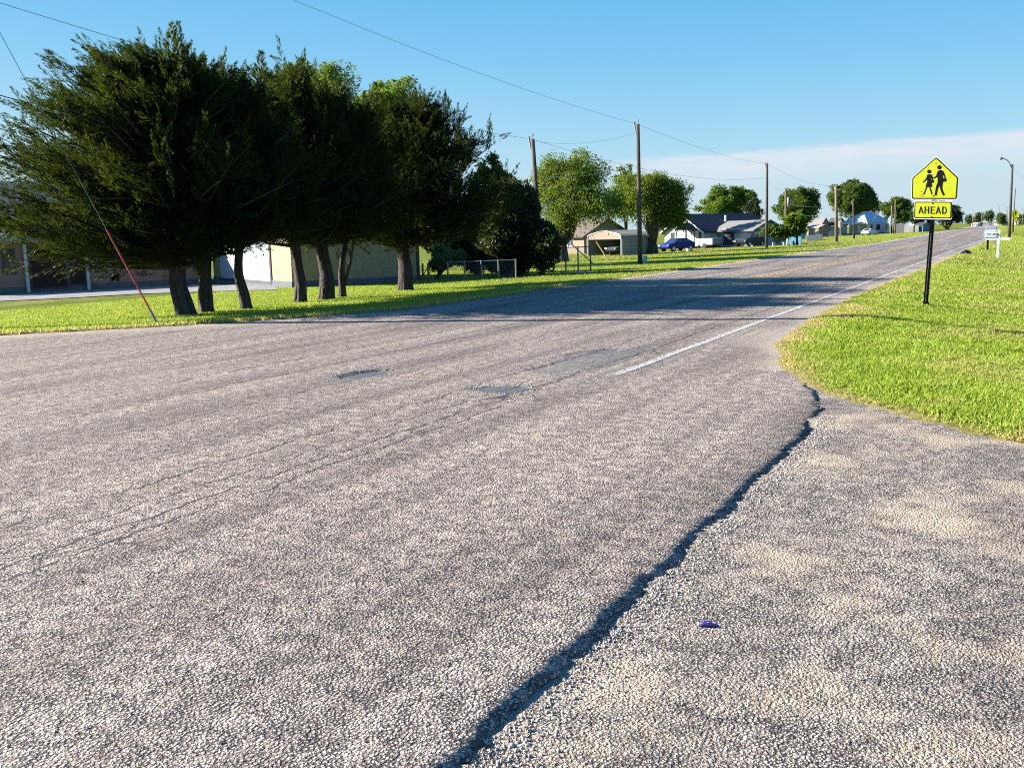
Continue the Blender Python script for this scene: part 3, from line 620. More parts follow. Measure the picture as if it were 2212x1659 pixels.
# ------------------------------------------------------------------ houses (the town grid is turned 30 degrees from the road)
HR = R(-30); HX = np.array([math.cos(HR), math.sin(HR), 0]); HY = np.array([-math.sin(HR), math.cos(HR), 0])
def loc_pt(c, x, y, z=0): return np.asarray(c)+HX*x+HY*y+np.array([0, 0, z])
def gabled(t, wd, dp, h, r, ridge, wall, roof, over=.35, trim=None, found=None, y0=0, x1=0, thick=.14):
    m = MB(); s = r/((wd if ridge == 'y' else dp)/2)
    if ridge == 'y': m.prism([(x1-wd, 0), (x1, 0), (x1, h), (x1-wd/2, h+r), (x1-wd, h)], 'y', y0, y0+dp)
    else: m.prism([(y0, 0), (y0+dp, 0), (y0+dp, h), (y0+dp/2, h+r), (y0, h)], 'x', x1-wd, x1)
    wl = m.build('wall', wall, t)
    a, b = (x1-wd, x1) if ridge == 'y' else (y0, y0+dp); mid_ = (a+b)/2; e = .01
    ch = [(a-over, h-over*s+thick), (mid_, h+r+thick), (b+over, h-over*s+thick), (b+over, h-over*s+e), (mid_, h+r+e), (a-over, h-over*s+e)]
    c0, c1 = (y0-over, y0+dp+over) if ridge == 'y' else (x1-wd-over, x1+over)
    rf = MB().prism(ch, 'y' if ridge == 'y' else 'x', c0, c1).build('roof', roof, t)
    if trim:
        tm = [(a-over-.02, h-over*s+thick*.9), (mid_, h+r+thick*.9), (b+over+.02, h-over*s+thick*.9), (b+over+.02, h-over*s-.10), (mid_, h+r-.10), (a-over-.02, h-over*s-.10)]
        g_ = (c0-.04, c0-.003) if ridge == 'y' else (c1+.003, c1+.04)
        MB().prism(tm, 'y' if ridge == 'y' else 'x', *g_).build('fascia', trim, t)
    if found: MB().box(x1-wd-.03, x1+.03, y0-.03, y0+dp+.03, -.7, .28).build('foundation', found, t)
    return wl
def opening(t, name, face, u0, u1, z0, z1, frame, pane, at=0.0, bars=0, fw=.09, sub='pane'):
    """front: along x at y=at ; side: along y at x=at"""
    m = MB(); g = MB()
    if face == 'front':
        m.box(u0, u1, at-.05, at+.02, z0, z1); g.box(u0+fw, u1-fw, at-.065, at-.03, z0+fw, z1-fw)
    else:
        m.box(at-.02, at+.05, u0, u1, z0, z1); g.box(at+.03, at+.065, u0+fw, u1-fw, z0+fw, z1-fw)
    o = m.build(name, frame, t); p = g.build(sub, pane, o)
    if bars:
        b = MB()
        for i in range(1, bars+1):
            u = u0+(u1-u0)*i/(bars+1)
            if face == 'front': b.box(u-.03, u+.03, at-.075, at-.06, z0+fw, z1-fw)
            else: b.box(at+.06, at+.075, u-.03, u+.03, z0+fw, z1-fw)
        b.build('glazing_bar', frame, o)
    return o
M_yelw = siding('yellow vertical siding', (.36, .27, .15), 'h', .42, .8, line=.05); M_brickw = brick('pink brick', (.30, .16, .11), (.36, .21, .15), (.28, .22, .18))
M_roofdk = shingle('dark shingles', (.05, .05, .055)); M_roofgr = shingle('grey shingles', (.17, .165, .16)); M_roofbl = shingle('dark blue shingles', (.013, .022, .042)); M_rooflt = shingle('pale shingles', (.34, .30, .28))
M_trimdk = plain('dark trim', (.05, .05, .06), .6); M_found = plain('foundation block', (.10, .12, .14), .9, bump=.3)
M_door = siding('white sectional door', (.36, .41, .48), 'z', .52, .7, line=.05); M_wsid = siding('white lap siding', (.58, .61, .62), 'z', .18, .7); M_bsid = siding('pale blue siding', (.17, .34, .46), 'h', .35, .8)  # door white dimmed and blued, putting the cast shade into its colour
M_tan = siding('tan siding', (.22, .17, .12), 'z', .22, .75); M_bmetal = siding('blue white metal roof', (.44, .51, .58), 'h', .45, .75, rough=.4); M_carp = siding('ribbed carport metal', (.25, .245, .21), 'z', .30, .6, rough=.45, line=.25)
M_beige = siding('beige siding', (.36, .33, .30), 'z', .2, .75); M_dkfence = plain('dark board fence', (.035, .035, .05), .8); M_grfence = siding('grey board fence', (.30, .32, .33), 'h', .16, .5)

# yellow garage
c = G(632, 623); wd = along(c, -HX, 463); dp = along(c, HY, 908); pm_ = loc_pt(c, 0, along(c, HY, 793)); h = hgt(pm_, 503)
t = thing('garage', 'yellow sided garage with a white sectional door behind the cedars', 'garage', c, HR)
gabled(t, wd, dp, h, 1.5, 'y', M_yelw, M_roofdk, .4, M_trimdk, M_found)
u0, u1 = -along(c, -HX, 480), -along(c, -HX, 588)
opening(t, 'garage_door', 'front', u0-.1, u1+.1, .12, 2.35, M_trimdk, M_door, fw=.12, sub='door_panel')
opening(t, 'corner_trim', 'side', dp-.16, dp-.02, .0, h-.05, M_trimdk, M_trimdk, fw=.02, sub='trim_board')
print('garage', wd, dp, h, c)
# brick house at the left
c = G(200, 625); dB = -HY; c0 = loc_pt(c, 0, -along(c, -HY, -170)); dp = along(c0, HY, 458)
c0[2] = c[2]
t = thing('brick_house', 'long low pink brick house with pale roof at the left edge', 'house', c0, HR)
hq = hgt(c, 503); gabled(t, 9.0, dp, hq, 2.6, 'y', M_brickw, M_rooflt, .7, None, M_found)
def on(c_, px): return along(c_, HY, px)
for a_, b_, z0, z1, nm in ((68, 150, .1, 2.2, 'porch_recess'), (150, 190, .2, 2.2, 'porch_recess'), (10, 40, .9, 2.1, 'window'), (425, 450, .9, 2.1, 'window')):
    opening(t, nm, 'side', on(c0, a_), on(c0, b_), z0, z1, M_trimdk, M_glass if nm == 'window' else plain('dark red porch wall', (.035, .012, .012), .9), fw=.1, sub='pane' if nm == 'window' else 'back_wall')
opening(t, 'vent', 'side', on(c0, 241), on(c0, 260), .35, .75, M_trimdk, M_black, fw=.05, sub='grille')
for px in (62, 192): MB().box(.04, .16, on(c0, px)-.07, on(c0, px)+.07, 0, 2.5).build('porch_post', M_white_p, t)
print('brick', dp, hq, c0)
# tan house behind the willow
c = G(1262, 549); wd = along(c, -HX, 1150); h = hgt(c, 509)
t = thing('tan_house', 'tan house with brown roof behind the weeping tree', 'house', c, HR)
gabled(t, wd, 7, h, 1.9, 'x', M_tan, shingle('brown shingles', (.12, .095, .08)), .5)
for a_, b_ in ((1226, 1240), (1196, 1208), (1170, 1180)): opening(t, 'window', 'front', -along(c, -HX, a_), -along(c, -HX, b_), .9, 2.1, M_white_p, M_glass, bars=1)
# metal carport
c = G(1343.5, 552.5); wd = along(c, -HX, 1270); dp = along(c, HY, 1417)
t = thing('carport', 'ribbed beige metal carport with a gabled open front', 'carport', c, HR)
he = hgt(c, 517); hs_ = hgt(c, 509); hp = hgt(loc_pt(c, -wd/2, 0), 498)
prof = [(0, 0), (0, he), (-.10, hs_*.98), (-.45, hs_+.10), (-wd/2, hp), (-wd+.45, hs_+.10), (-wd+.10, hs_*.98), (-wd, he), (-wd, 0)]
inn = [(x*(1-.06/wd*2)-.06, z-(.06 if z > 0 else 0)) for x, z in prof][::-1]
MB().prism(prof+[(-wd+.06, 0), (-wd+.06, he-.02), (-wd+.16, hs_*.96), (-wd+.5, hs_+.03), (-wd/2, hp-.07), (-.5, hs_+.03), (-.16, hs_*.96), (-.06, he-.02), (-.06, 0)], 'y', .05, dp).build('shell', M_carp, t)
M_sand = plain('sand coloured metal', (.20, .14, .10), .5, .06)
MB().prism([(-.02, he), (-.12, hs_*.98), (-.47, hs_+.08), (-wd/2, hp-.03), (-wd+.47, hs_+.08), (-wd+.12, hs_*.98), (-wd+.02, he)], 'y', -.02, .045).build('gable_panel', M_sand, t)
MB().tube([(-.02, -.05, 0), (-.02, -.05, he), (-.12, -.05, hs_), (-.47, -.05, hs_+.13), (-wd/2, -.05, hp+.03), (-wd+.47, -.05, hs_+.13), (-wd+.12, -.05, hs_), (-wd+.02, -.05, he), (-wd+.02, -.05, 0)], .07, 6).build('front_frame', M_white_p, t)
MB().box(-wd+.06, -.06, dp-.1, dp-.04, 0, he).build('back_wall', M_carp, t)
cc_car = loc_pt(c, -wd*.42, 2.6)
# house with the dark blue roof
c = G(1520, 536.5); wd = along(c, -HX, 1436); h = hgt(c, 499); hr = hgt(loc_pt(c, -wd/2, 0), 465)-h; dp = 12.0
t = thing('blue_roof_house', 'white gabled house with a steep dark blue roof and small porch', 'house', c, HR)
gabled(t, wd, dp, h, hr, 'y', M_wsid, M_roofbl, .5, M_white_p, M_found)
fx = lambda p: -along(c, -HX, p)
gabled_p = MB().prism([(fx(1484), 2.35), (fx(1509), 2.35), (fx(1496.5), 3.3)], 'y', -2.2, -.01).build('porch_roof', M_roofbl, t)
for p in (1486, 1507): MB().box(fx(p)-.1, fx(p)+.1, -2.1, -1.9, -.1, 2.34).build('porch_post', M_white_p, t)
MB().box(fx(1483), fx(1512), -2.2, -.04, -.3, .25).build('porch_floor', M_conc, t)
opening(t, 'door', 'front', fx(1493), fx(1501), .2, 2.25, M_trimdk, M_white_p, at=-.01, sub='door_leaf')
opening(t, 'window', 'front', fx(1449), fx(1457), .9, 2.1, M_trimdk, M_glass, at=-.01, bars=1)
opening(t, 'window', 'front', fx(1510), fx(1515), .8, 2.1, M_trimdk, M_glass, at=-.01)
for zz, yy in ((.55, 5.5), (.30, 8.5)): MB().tube([(-wd/2*(1-zz), yy, h+hr*zz), (-wd/2*(1-zz), yy, h+hr*zz+.8)], .14, 8).build('roof_vent', M_white_p, t)
print('bluehouse', wd, h, hr)
# awning carport in front of the blue garage
c = G(1586, 533.5); wd = along(c, -HX, 1514); h = hgt(c, 502); hp = hgt(loc_pt(c, -wd/2, 3), 489)
t = thing('metal_awning', 'low pale blue metal canopy on posts beside the white house', 'canopy', c, HR)
m = MB(); m.add([(-wd, 0, h), (0, 0, h), (0, 6, h), (-wd, 6, h), (-wd*.55, 3, hp), (-wd*.5, 3, hp)], [(0, 1, 5, 4), (1, 2, 5), (2, 3, 4, 5), (3, 0, 4), (3, 2, 1, 0)]); m.build('canopy_roof', plain('pale blue canopy', (.15, .28, .38), .45, .12), t)
for x in (-wd+.1, -wd*.5, -.1):
    for y in (.1, 5.9): MB().box(x-.06, x+.06, y-.06, y+.06, -.1, h).build('post', M_white_p, t)
# blue garage with grey roof
c = G(1626.5, 532.5); wd = along(c, -HX, 1548); dp = along(c, HY, 1688); h = hgt(c, 496.5); hr = hgt(loc_pt(c, 0, dp/2), 477)-h
t = thing('blue_garage', 'pale blue gabled garage with a grey shingle roof behind the dark car', 'garage', c, HR)
gabled(t, wd, dp, h, hr, 'x', M_bsid, M_roofgr, .5, M_trimdk, None)
fx = lambda p: -along(c, -HX, p)
opening(t, 'garage_door', 'front', fx(1592), fx(1612), .05, 2.3, M_white_p, M_door, sub='door_panel')
opening(t, 'garage_door', 'front', fx(1562), fx(1588), .05, 2.3, M_white_p, M_dkfence, sub='door_panel')
opening(t, 'vent', 'side', dp*.46, dp*.54, h+hr*.45, h+hr*.62, M_trimdk, M_trimdk, fw=.05, sub='louvre')
opening(t, 'window', 'side', dp*.80, dp*.88, .8, 2.2, M_trimdk, M_glass, bars=1)
print('bluegarage', wd, dp, h, hr)
# low white roofed building behind
c = G(1712, 518); wd = along(c, -HX, 1668); h = hgt(c, 498)
t = thing('white_roof_house', 'low house with a white metal roof behind the leaning garden tree', 'house', c, HR)
gabled(t, wd, 3.6, h, hgt(c, 489.5)-h+.3, 'x', M_bsid, plain('white metal roof', (.72, .74, .80), .4, .05), .4)
opening(t, 'window', 'front', -wd*.4, -wd*.25, .9, 2.1, M_white_p, M_glass, bars=1); opening(t, 'door', 'front', -wd*.7, -wd*.58, .1, 2.1, M_trimdk, M_dkfence, sub='door_leaf')
# grey gabled house
c = G(1771, 509); wd = along(c, -HX, 1744); dp = along(c, HY, 1791); h = hgt(c, 488); hr = hgt(loc_pt(c, 0, dp/2), 470.5)-h
t = thing('grey_gabled_house', 'beige house with light grey steep gable left of the tan pole', 'house', c, HR)
gabled(t, wd, dp, h, hr, 'x', M_beige, M_roofgr, .4, M_white_p)
opening(t, 'window', 'side', dp*.14, dp*.34, .8, 2.6, M_white_p, M_glass, bars=1); opening(t, 'vent', 'side', dp*.46, dp*.54, h+hr*.5, h+hr*.7, M_trimdk, M_trimdk, fw=.04, sub='louvre')
opening(t, 'window', 'front', -wd*.6, -wd*.4, .9, 2.2, M_white_p, M_glass, bars=1)
w2 = MB(); w2.box(-.5, 3.5, dp*.9, dp*1.9, 0, h*.95); w2.build('rear_wing', M_beige, t)
m = MB(); m.add([(-.9, dp*.85, h), (4.0, dp*.85, h*.95), (4.0, dp*1.95, h*.95), (-.9, dp*1.95, h), (-.9, dp*1.4, h+hr*.95), (3.2, dp*1.4, h+hr*.93)], [(0, 1, 5, 4), (1, 2, 5), (2, 3, 4, 5), (3, 0, 4), (3, 2, 1, 0)]); m.build('rear_roof', M_roofdk, t)
c = G(1768, 513); t = thing('garden_shed', 'small tan flat fronted shed before the beige house', 'shed', c, HR)
gabled(t, along(c, -HX, 1746), 3.5, hgt(c, 492), .5, 'x', M_tan, M_rooflt, .3); opening(t, 'shed_door', 'front', -2.4, -1.2, .05, 1.9, M_white_p, M_tan, sub='door_leaf')
# white house with hipped metal roof
c = G(1872.5, 506.5); wd = along(c, -HX, 1820); dp = along(c, HY, 1920); h = hgt(c, 481.5)
t = thing('hip_roof_house', 'white bungalow with a blue white hipped metal roof and corner porch', 'house', c, HR)
pd = 2.6
m = MB(); m.box(-wd, 0, pd, dp, .0, h-.02); m.build('wall', M_wsid, t)
MB().box(-wd*.42, -.01, .4, pd-.01, .0, h-.03).build('porch_bay', M_wsid, t)
MB().box(-wd-.02, .02, 0, dp+.02, -.6, .3).build('foundation', M_conc, t)
ov = .5; zr = hgt(loc_pt(c, -wd/2, dp*.5), 457.5); a0 = -wd/2
m = MB(); m.add([(-wd-ov, -ov, h), (ov, -ov, h), (ov, dp+ov, h), (-wd-ov, dp+ov, h), (a0, wd*.42, zr), (a0, dp-wd*.30, zr)], [(0, 1, 4), (1, 2, 5, 4), (2, 3, 5), (3, 0, 4, 5), (3, 2, 1, 0)])
rf = m.build('roof', M_bmetal, t)
MB().tube([(a0*.45, dp*.72, h+.8), (a0*.45, dp*.72, zr+.15)], .22, 8).build('chimney', M_galv, rf)
MB().box(-wd-ov+.02, ov-.02, -ov-.02, -ov+.06, h-.30, h-.02).build('fascia', M_white_p, t)
for x in (-wd+.1, -wd*.72, -wd*.46, -.1): MB().box(x-.08, x+.08, .05, .21, .3, h-.02).build('porch_post', M_white_p, t)
for a_, b_ in ((.16, .25), (.42, .58), (.84, .93)): opening(t, 'window', 'side', dp*a_, dp*b_, 1.1, 2.5, M_trimdk, M_glass, at=0, bars=1)
opening(t, 'window', 'front', -wd*.30, -wd*.08, .8, 2.6, M_trimdk, M_glass, at=.4, bars=2)
opening(t, 'door', 'front', -wd*.55, -wd*.45, .3, 2.5, M_trimdk, M_white_p, at=pd, sub='door_leaf')
opening(t, 'window', 'front', -wd*.86, -wd*.68, .9, 2.4, M_trimdk, M_glass, at=pd, bars=1)
print('white', wd, dp, h)
# far houses
for (px, py, l, r, ev, rg, wm, rm, lb, nm) in ((1979, 500.5, 1962, 1994, 489, 484, M_bsid, M_bmetal, 'small blue house with a pale roof left of the sign post', 'far_house'), (1993.5, 501, 1979, 2003, 486, 481.5, plain('deep blue siding', (.06, .16, .26), .7), M_roofdk, 'deep blue narrow house under the ahead plaque', 'far_house'),
      (2111, 489.8, 2098, 2122, 484.5, 481.5, M_white_p, M_rooflt, 'tiny white building beside the far road', 'far_house'), (2163, 487, 2148, 2176, 481, 475, M_beige, plain('purple brown roof', (.16, .10, .12), .8), 'far house with a purple brown roof', 'far_house'), (2203, 485.6, 2190, 2225, 480, 475.5, M_beige, M_rooflt, 'far house with a pale roof behind the small school sign', 'far_house')):
    c = G(px, py); wd = along(c, -HX, l); t = thing(nm, lb, 'house', c, HR); hh_ = hgt(c, ev); gabled(t, wd, max(3, along(c, HY, r)) if r > px else 6, hh_, hgt(c, rg)-hh_, 'x', wm, rm, .3)
    opening(t, 'window', 'front', -wd*.6, -wd*.4, hh_*.3, hh_*.75, M_trimdk, M_glass)

# ------------------------------------------------------------------ fences
def fence(name, label, cat, a, b, hh, pmat, n_posts, panel=None, rail=True, group=None, pw=.04, chain=False):
    a = np.asarray(a); b = np.asarray(b); t = thing(name, label, cat, a, 0, group); d = b-a; Ln = np.linalg.norm(d[:2])
    for i in range(n_posts):
        p = d*i/(n_posts-1); MB().tube([p+np.array([0, 0, -.1]), p+np.array([0, 0, hh+.04])], pw, 8).build('post', pmat, t)
    if rail: MB().tube([d*q+np.array([0, 0, hh]) for q in np.linspace(0, 1, 6)], pw*.6, 6).build('rail', pmat, t)
    if chain:
        m = MB(); dd = d/Ln; st = .11; n_ = int(Ln/st); r_ = .0035
        for i in range(-int(hh/st), n_+1):
            for sg in (1, -1):
                u0, u1 = i*st, i*st+hh; z0_, z1_ = (0.03, hh) if sg > 0 else (hh, .03)
                if u0 < 0: z0_ = z0_+(z1_-z0_)*(-u0/hh); u0 = 0
                if u1 > Ln: z1_ = z0_+(z1_-z0_)*((Ln-u0)/(u1-u0)); u1 = Ln
                if u1 > u0: m.tube([dd*u0+np.array([0, 0, z0_]), dd*u1+np.array([0, 0, z1_])], r_, 3, cap=False)
        m.build('wire_mesh', M_galv, t)
    if panel:
        m = MB(); dd = d/Ln; nn = np.array([-dd[1], dd[0], 0])*.02; st = .16; n_ = int(Ln/st)
        for i in range(n_):
            p0 = dd*i*st; p1 = dd*(i*st+st*panel[1]); zt = hh-.05
            m.add([p0-nn, p1-nn, p1+nn, p0+nn]+[q+np.array([0, 0, zt+.08*(k_ % 2 == 5)]) for k_, q in enumerate([p0-nn, p1-nn, p1+nn, p0+nn])], [(3, 2, 1, 0), (4, 5, 6, 7), (0, 1, 5, 4), (1, 2, 6, 5), (2, 3, 7, 6), (3, 0, 4, 7)])
        m.build('pickets', panel[0], t)
    return t
f0, f1 = G(968, 606), G(1115, 601)
fence('chain_link_fence', 'chain link fence with pale posts in front of the dark evergreens', 'fence', f0, f1, hgt(G(1012, 605.5), 566), M_galv, 5, chain=True)
fence('chain_link_fence', 'chain link fence run on the shaded lawn left of the yellow guy wires', 'fence', G(1196, 588), G(1276, 585), 1.2, plain('dull fence steel', (.10, .13, .15), .6), 4, chain=True)
for px, lb in ((914, 'rusty gate post nearest the yellow garage'), (926, 'rusty gate post beside the silvery shrub')):
    p = G(px, 609); t = thing('gate_post', lb, 'post', p, 0, 'gate posts beside the yellow garage'); MB().tube([(0, 0, -.1), (0, 0, hgt(p, 571))], .05, 8).tube([(0, 0, hgt(p, 571)), (0, 0, hgt(p, 571)+.06)], [.06, .02], 8).build('shaft', plain('rusty pipe', (.14, .08, .05), .8), t); MB().tube([(0, 0, .25), (.3, .2, .9)], .02, 5).build('brace', M_black, t)
fence('picket_fence', 'grey picket fence right of the hydrant, before the tan shed', 'fence', G(1742, 522), G(1776, 518), hgt(G(1760, 520), 507), M_grfence, 4, (plain('weathered pickets', (.34, .38, .38), .8), .62), group='picket fences by the beige house')
fence('picket_fence', 'white picket fence below the beige house gable', 'fence', G(1776, 511), G(1804, 509), 1.3, M_white_p, 4, (M_white_p, .6), group='picket fences by the beige house')
fence('board_fence', 'dark board fence right of the white bungalow', 'fence', G(1922, 504), G(1952, 503), 2.3, M_dkfence, 4, (M_dkfence, .98))
fence('board_fence', 'weathered grey board fence between white bungalow and small blue house', 'fence', G(1952, 503), G(1984, 501.5), 1.7, M_grfence, 5, (plain('grey boards', (.16, .17, .17), .8), .8))
fence('gate_fence', 'blue metal yard fence right of the blue garage', 'fence', G(1678, 530), G(1731, 529), hgt(G(1700, 530), 507), plain('blue steel', (.03, .14, .28), .5), 4, (plain('blue mesh', (.10, .30, .42), .6), .35))

# ------------------------------------------------------------------ utility poles, wires, lamps
POLES = {}
def pole(key, px, py, tpx, tpy, r_, label, mat=M_wood, cat='utility pole', name='utility_pole', base=None, Hh=None, arm=None, ins=True):
    b = G(px, py) if base is None else base; t = thing(name, label, cat, b, 0, 'wooden utility poles along the road'); Hh = Hh or hgt(b, tpy)
    k = ppm(b); nat = W/2+F*((b+np.array([0, 0, Hh])-CAM)@_r)/((b+np.array([0, 0, Hh])-CAM)@_fw)
    ln = -SL*((tpx-nat)/k) if base is None else np.zeros(3)
    MB().tube([np.array([0, 0, -.2]), ln*.5+np.array([0, 0, Hh*.5]), ln+np.array([0, 0, Hh])], [r_*.85, r_*.72, r_*.58], 10).build('shaft', mat, t, smooth=True)
    if ins:
        MB().tube([ln+np.array([-.12, 0, Hh-.5]), ln+np.array([-.22, 0, Hh+.15])], [.03, .06], 6).tube([ln+np.array([0, 0, Hh]), ln+np.array([0, 0, Hh+.28])], [.02, .05], 6).build('insulator', plain('porcelain '+key, (.28, .27, .27), .3), t)
    if arm: MB().box(-arm, arm, -.06, .06, Hh-.75, Hh-.60).build('crossarm', mat, t)
    POLES[key] = (b, ln, Hh); return t
def att(key, z=None, py=None):
    b, ln, Hh = POLES[key]; z = Hh if z is None and py is None else (hgt(b, py) if py is not None else z); return b+ln*(z/Hh)+np.array([0, 0, z])
pole('A', 1170, 586, 1151, 301, .17, 'first bare wooden pole, rising out of the dark evergreen', M_wood)
pole('B', 1383, 571, 1378, 269, .17, 'tall wooden pole standing on the lawn beside the teal pedestal', M_wood)
pole('C', 1656, 536, 1657, 354, .20, 'wooden pole in front of the pale blue garage', M_wood)
pole('D', 1697, 521, 1697, 408, .22, 'wooden pole with a grey transformer left of the garden tree', M_wood2, arm=.5)
pole('E', 1807, 523, 1806, 403, .26, 'thick tan wooden pole beside the stop sign', M_wood2, arm=1.0)
pole('F', 1845, 516, 1843, 436, .19, 'thin grey pole in front of the white bungalow porch', M_wood)
pole('G', 1934, 504, 1934, 431, .2, 'straighter of two poles right of the white bungalow', M_wood2, ins=False)
pole('H', 1930, 505, 1926, 444, .18, 'leaning light topped pole right of the white bungalow', M_wood2, ins=False)
pole('L', 2180, 515.5, 2187, 356, .19, 'wooden street lamp pole with curved arm right of the road', M_wood, 'street lamp', 'street_lamp', ins=False)
pole('K', 2187, 502, 2193.5, 408, .13, 'thin dark pole behind the small school sign', M_wood, ins=False)
b, ln, Hh = POLES['D']; td = [o for o in bpy.data.objects if o.get('label', '').startswith('wooden pole with a grey transformer')][0]
MB().tube([(.45, 0, Hh-3.2), (.45, 0, Hh-3.1), (.45, 0, Hh-1.6), (.45, 0, Hh-1.5)], [.2, .3, .3, .2], 12).build('transformer', M_galv, td, smooth=True)
lamp = [o for o in bpy.data.objects if o.name.startswith('street_lamp')][0]; b, ln, Hh = POLES['L']; k = ppm(b)
e_ = SL*(23/k); q0 = ln+np.array([0, 0, Hh-.5])
MB().tube([q0, q0+e_*.3+np.array([0, 0, .75]), q0+e_*.6+np.array([0, 0, 1.05]), q0+e_+np.array([0, 0, 1.15])], .045, 8).build('lamp_arm', M_galv, lamp, smooth=True)
MB().tube([q0+e_*.93+np.array([0, 0, 1.18]), q0+e_*1.05+np.array([0, 0, 1.18]), q0+e_*1.2+np.array([0, 0, 1.08])], [.07, .16, .10], 8).build('lamp_head', plain('lamp housing', (.12, .14, .15), .4), lamp, smooth=True)
# far pale poles
for i, (px, py, tp, r_, cr, lb) in enumerate(((2101, 489.6, 457, .22, 0, 'pale far pole left of the tiny white building'), (2121, 489.5, 456, .26, 1.6, 'pale far pole with a crossarm in front of the tiny white building'), (2141.5, 487, 450, .24, 0, 'pale far pole behind the mailboxes'), (2158, 486.6, 446, .24, 0, 'pale far pole left of the purple brown roof'), (2173, 486.4, 446, .26, 1.2, 'pale far pole left of the lamp pole'), (2176, 487, 452, .3, 0, 'stubby pale far pole touching the lamp pole'), (2209, 487, 450, .22, 1.2, 'pale far pole at the right edge'))):
    pole('far%d' % i, px, py, px+.5, tp, r_, lb, M_wood2, arm=cr or None, ins=False)
# the pole out of frame on the left that carries the guy and casts the thin shadow on the road
dL = ray(-160, -240); tt = 20.0
for _ in range(60):
    p = CAM+dL*tt; zz = p[2]-float(T(p[0], p[1])); tt += (9.7-zz)*1.2
bL = np.array([p[0], p[1], float(T(p[0], p[1]))]); print('offpole', bL, zz)
pole('Z', 0, 0, 0, 0, .25, 'wooden pole left of the cedars carrying the red marked guy', M_wood, base=bL, Hh=9.7)
def wire(label, a, b, sag, r_=.012, mat=M_wire, name='overhead_wire', group='overhead wires', cat='wire'):
    a, b = np.asarray(a, float), np.asarray(b, float); o = thing(name, label, cat, a, 0, group)
    r_ = r_*.46; sag = sag*.7
    pts = [(b-a)*q+np.array([0, 0, -4*sag*q*(1-q)]) for q in np.linspace(0, 1, 22)]
    MB().tube(pts, r_, 5).build('cable', mat, o, smooth=True); return o
def P3(px, py, dist): d = ray(px, py); return CAM+d*dist
wire('thin wire from the top left corner to the first bare pole', P3(-40, -5, depth(POLES['Z'][0])*.98), att('A'), .55, .016)
wire('long wire crossing the sky from the top edge to the tall pole', P3(420, -90, 30), att('B'), .5, .016)
wire('wire from the tall pole to the pole before the blue garage', att('B'), att('C'), .5, .018)
wire('wire from the first bare pole on to the pole before the blue garage', att('A'), att('C', py=384), 1.3, .018)
wire('slack wire linking the tops of the first two poles', att('A', py=306), att('B', py=286), .45, .012)
wire('wire from the third pole to the tan pole beside the stop sign', att('C'), att('E'), .8, .02)
wire('lower wire from the pole before the blue garage to the transformer pole', att('C', py=392), att('D'), .6, .018)
wire('wire between the transformer pole and the tan pole', att('D', py=440), att('E', py=445), .5, .02)
wire('sagging service wire left of the tan pole', att('D', py=450), att('E', py=458), 1.3, .025)
wire('service wire between tan pole and thin grey pole', att('E', py=455), att('F', py=455), 1.0, .022)
M_wlt = plain('pale cable', (.55, .58, .50), .5)
pb = POLES['A'][0]; dA = depth(pb)
wire('pale service cable running left from the first bare pole', P3(1030, 400, dA*1.0), att('A', py=377), .2, .018, M_wlt)
wire('lower pale service cable running left from the first bare pole', P3(980, 408, dA*.95), att('A', py=387), .25, .018, M_wlt)
wire('pale service cable crossing the weeping tree', att('A', py=380), P3(1330, 368, dA*1.3), .3, .018, M_wlt)
wire('level service cable crossing the weeping tree lower down', att('A', py=402), P3(1335, 401, dA*1.2), .3, .018, M_wlt)
wire('short sagging service cable in front of the weeping tree', P3(1185, 436, dA*1.1), P3(1330, 417, dA*1.25), .35, .02, M_wlt)
wire('thick black cable entering the leftmost cedar', P3(-80, 178, 26), P3(190, 235, 27), .25, .03, M_black)
wire('faint wire from the lamp pole to the right edge', att('L', z=POLES['L'][2]-.3), P3(2290, 430, 110), .6, .018)
# guys
def guy(label, top, anchor, mat_r, c0, mark, name='guy_wire', r_=.010, mr=.03):
    a = np.asarray(anchor); d = np.asarray(top)-a; t = thing(name, label, 'guy wire', a, 0, 'guy wires with marker sleeves'); Ln = np.linalg.norm(d)
    MB().tube([d*q for q in np.linspace(0, 1, 4)], r_, 6).build('cable', mat_r, t)
    dn = d/Ln; MB().tube([dn*mark[0], dn*mark[1]], mr, 8).build('marker_sleeve', c0, t); MB().tube([dn*-.15, dn*.35], .025, 6).build('anchor_rod', M_galv, t)
    return t
M_red = plain('faded red plastic', (.42, .045, .035), .5, .2); M_yelp = plain('yellow plastic', (.62, .42, .12), .5, .15)
ga = G(341, 701); gtop = att('Z', z=9.5)
guy('guy wire with a long faded red sleeve in front of the leftmost cedar', gtop, ga, plain('green grey strand', (.12, .17, .13), .5), M_red, (.05, 2.35), mr=.019, r_=.007)
for (apx, apy, tpx, tpy, lb) in ((1286, 574, 1237, 530, 'yellow sleeved guy wire by the shaded fence end'), (1322, 575, 1288, 522, 'yellow sleeved guy wire in front of the carport opening')):
    a = G(apx, apy); tp_ = a+(P3(tpx, tpy, depth(a)*1.0)-a)*1.0; d = tp_-a
    guy(lb, a+d*3.2, a, M_wire, M_yelp, (.2, float(np.linalg.norm(d))), mr=.035, r_=.012)
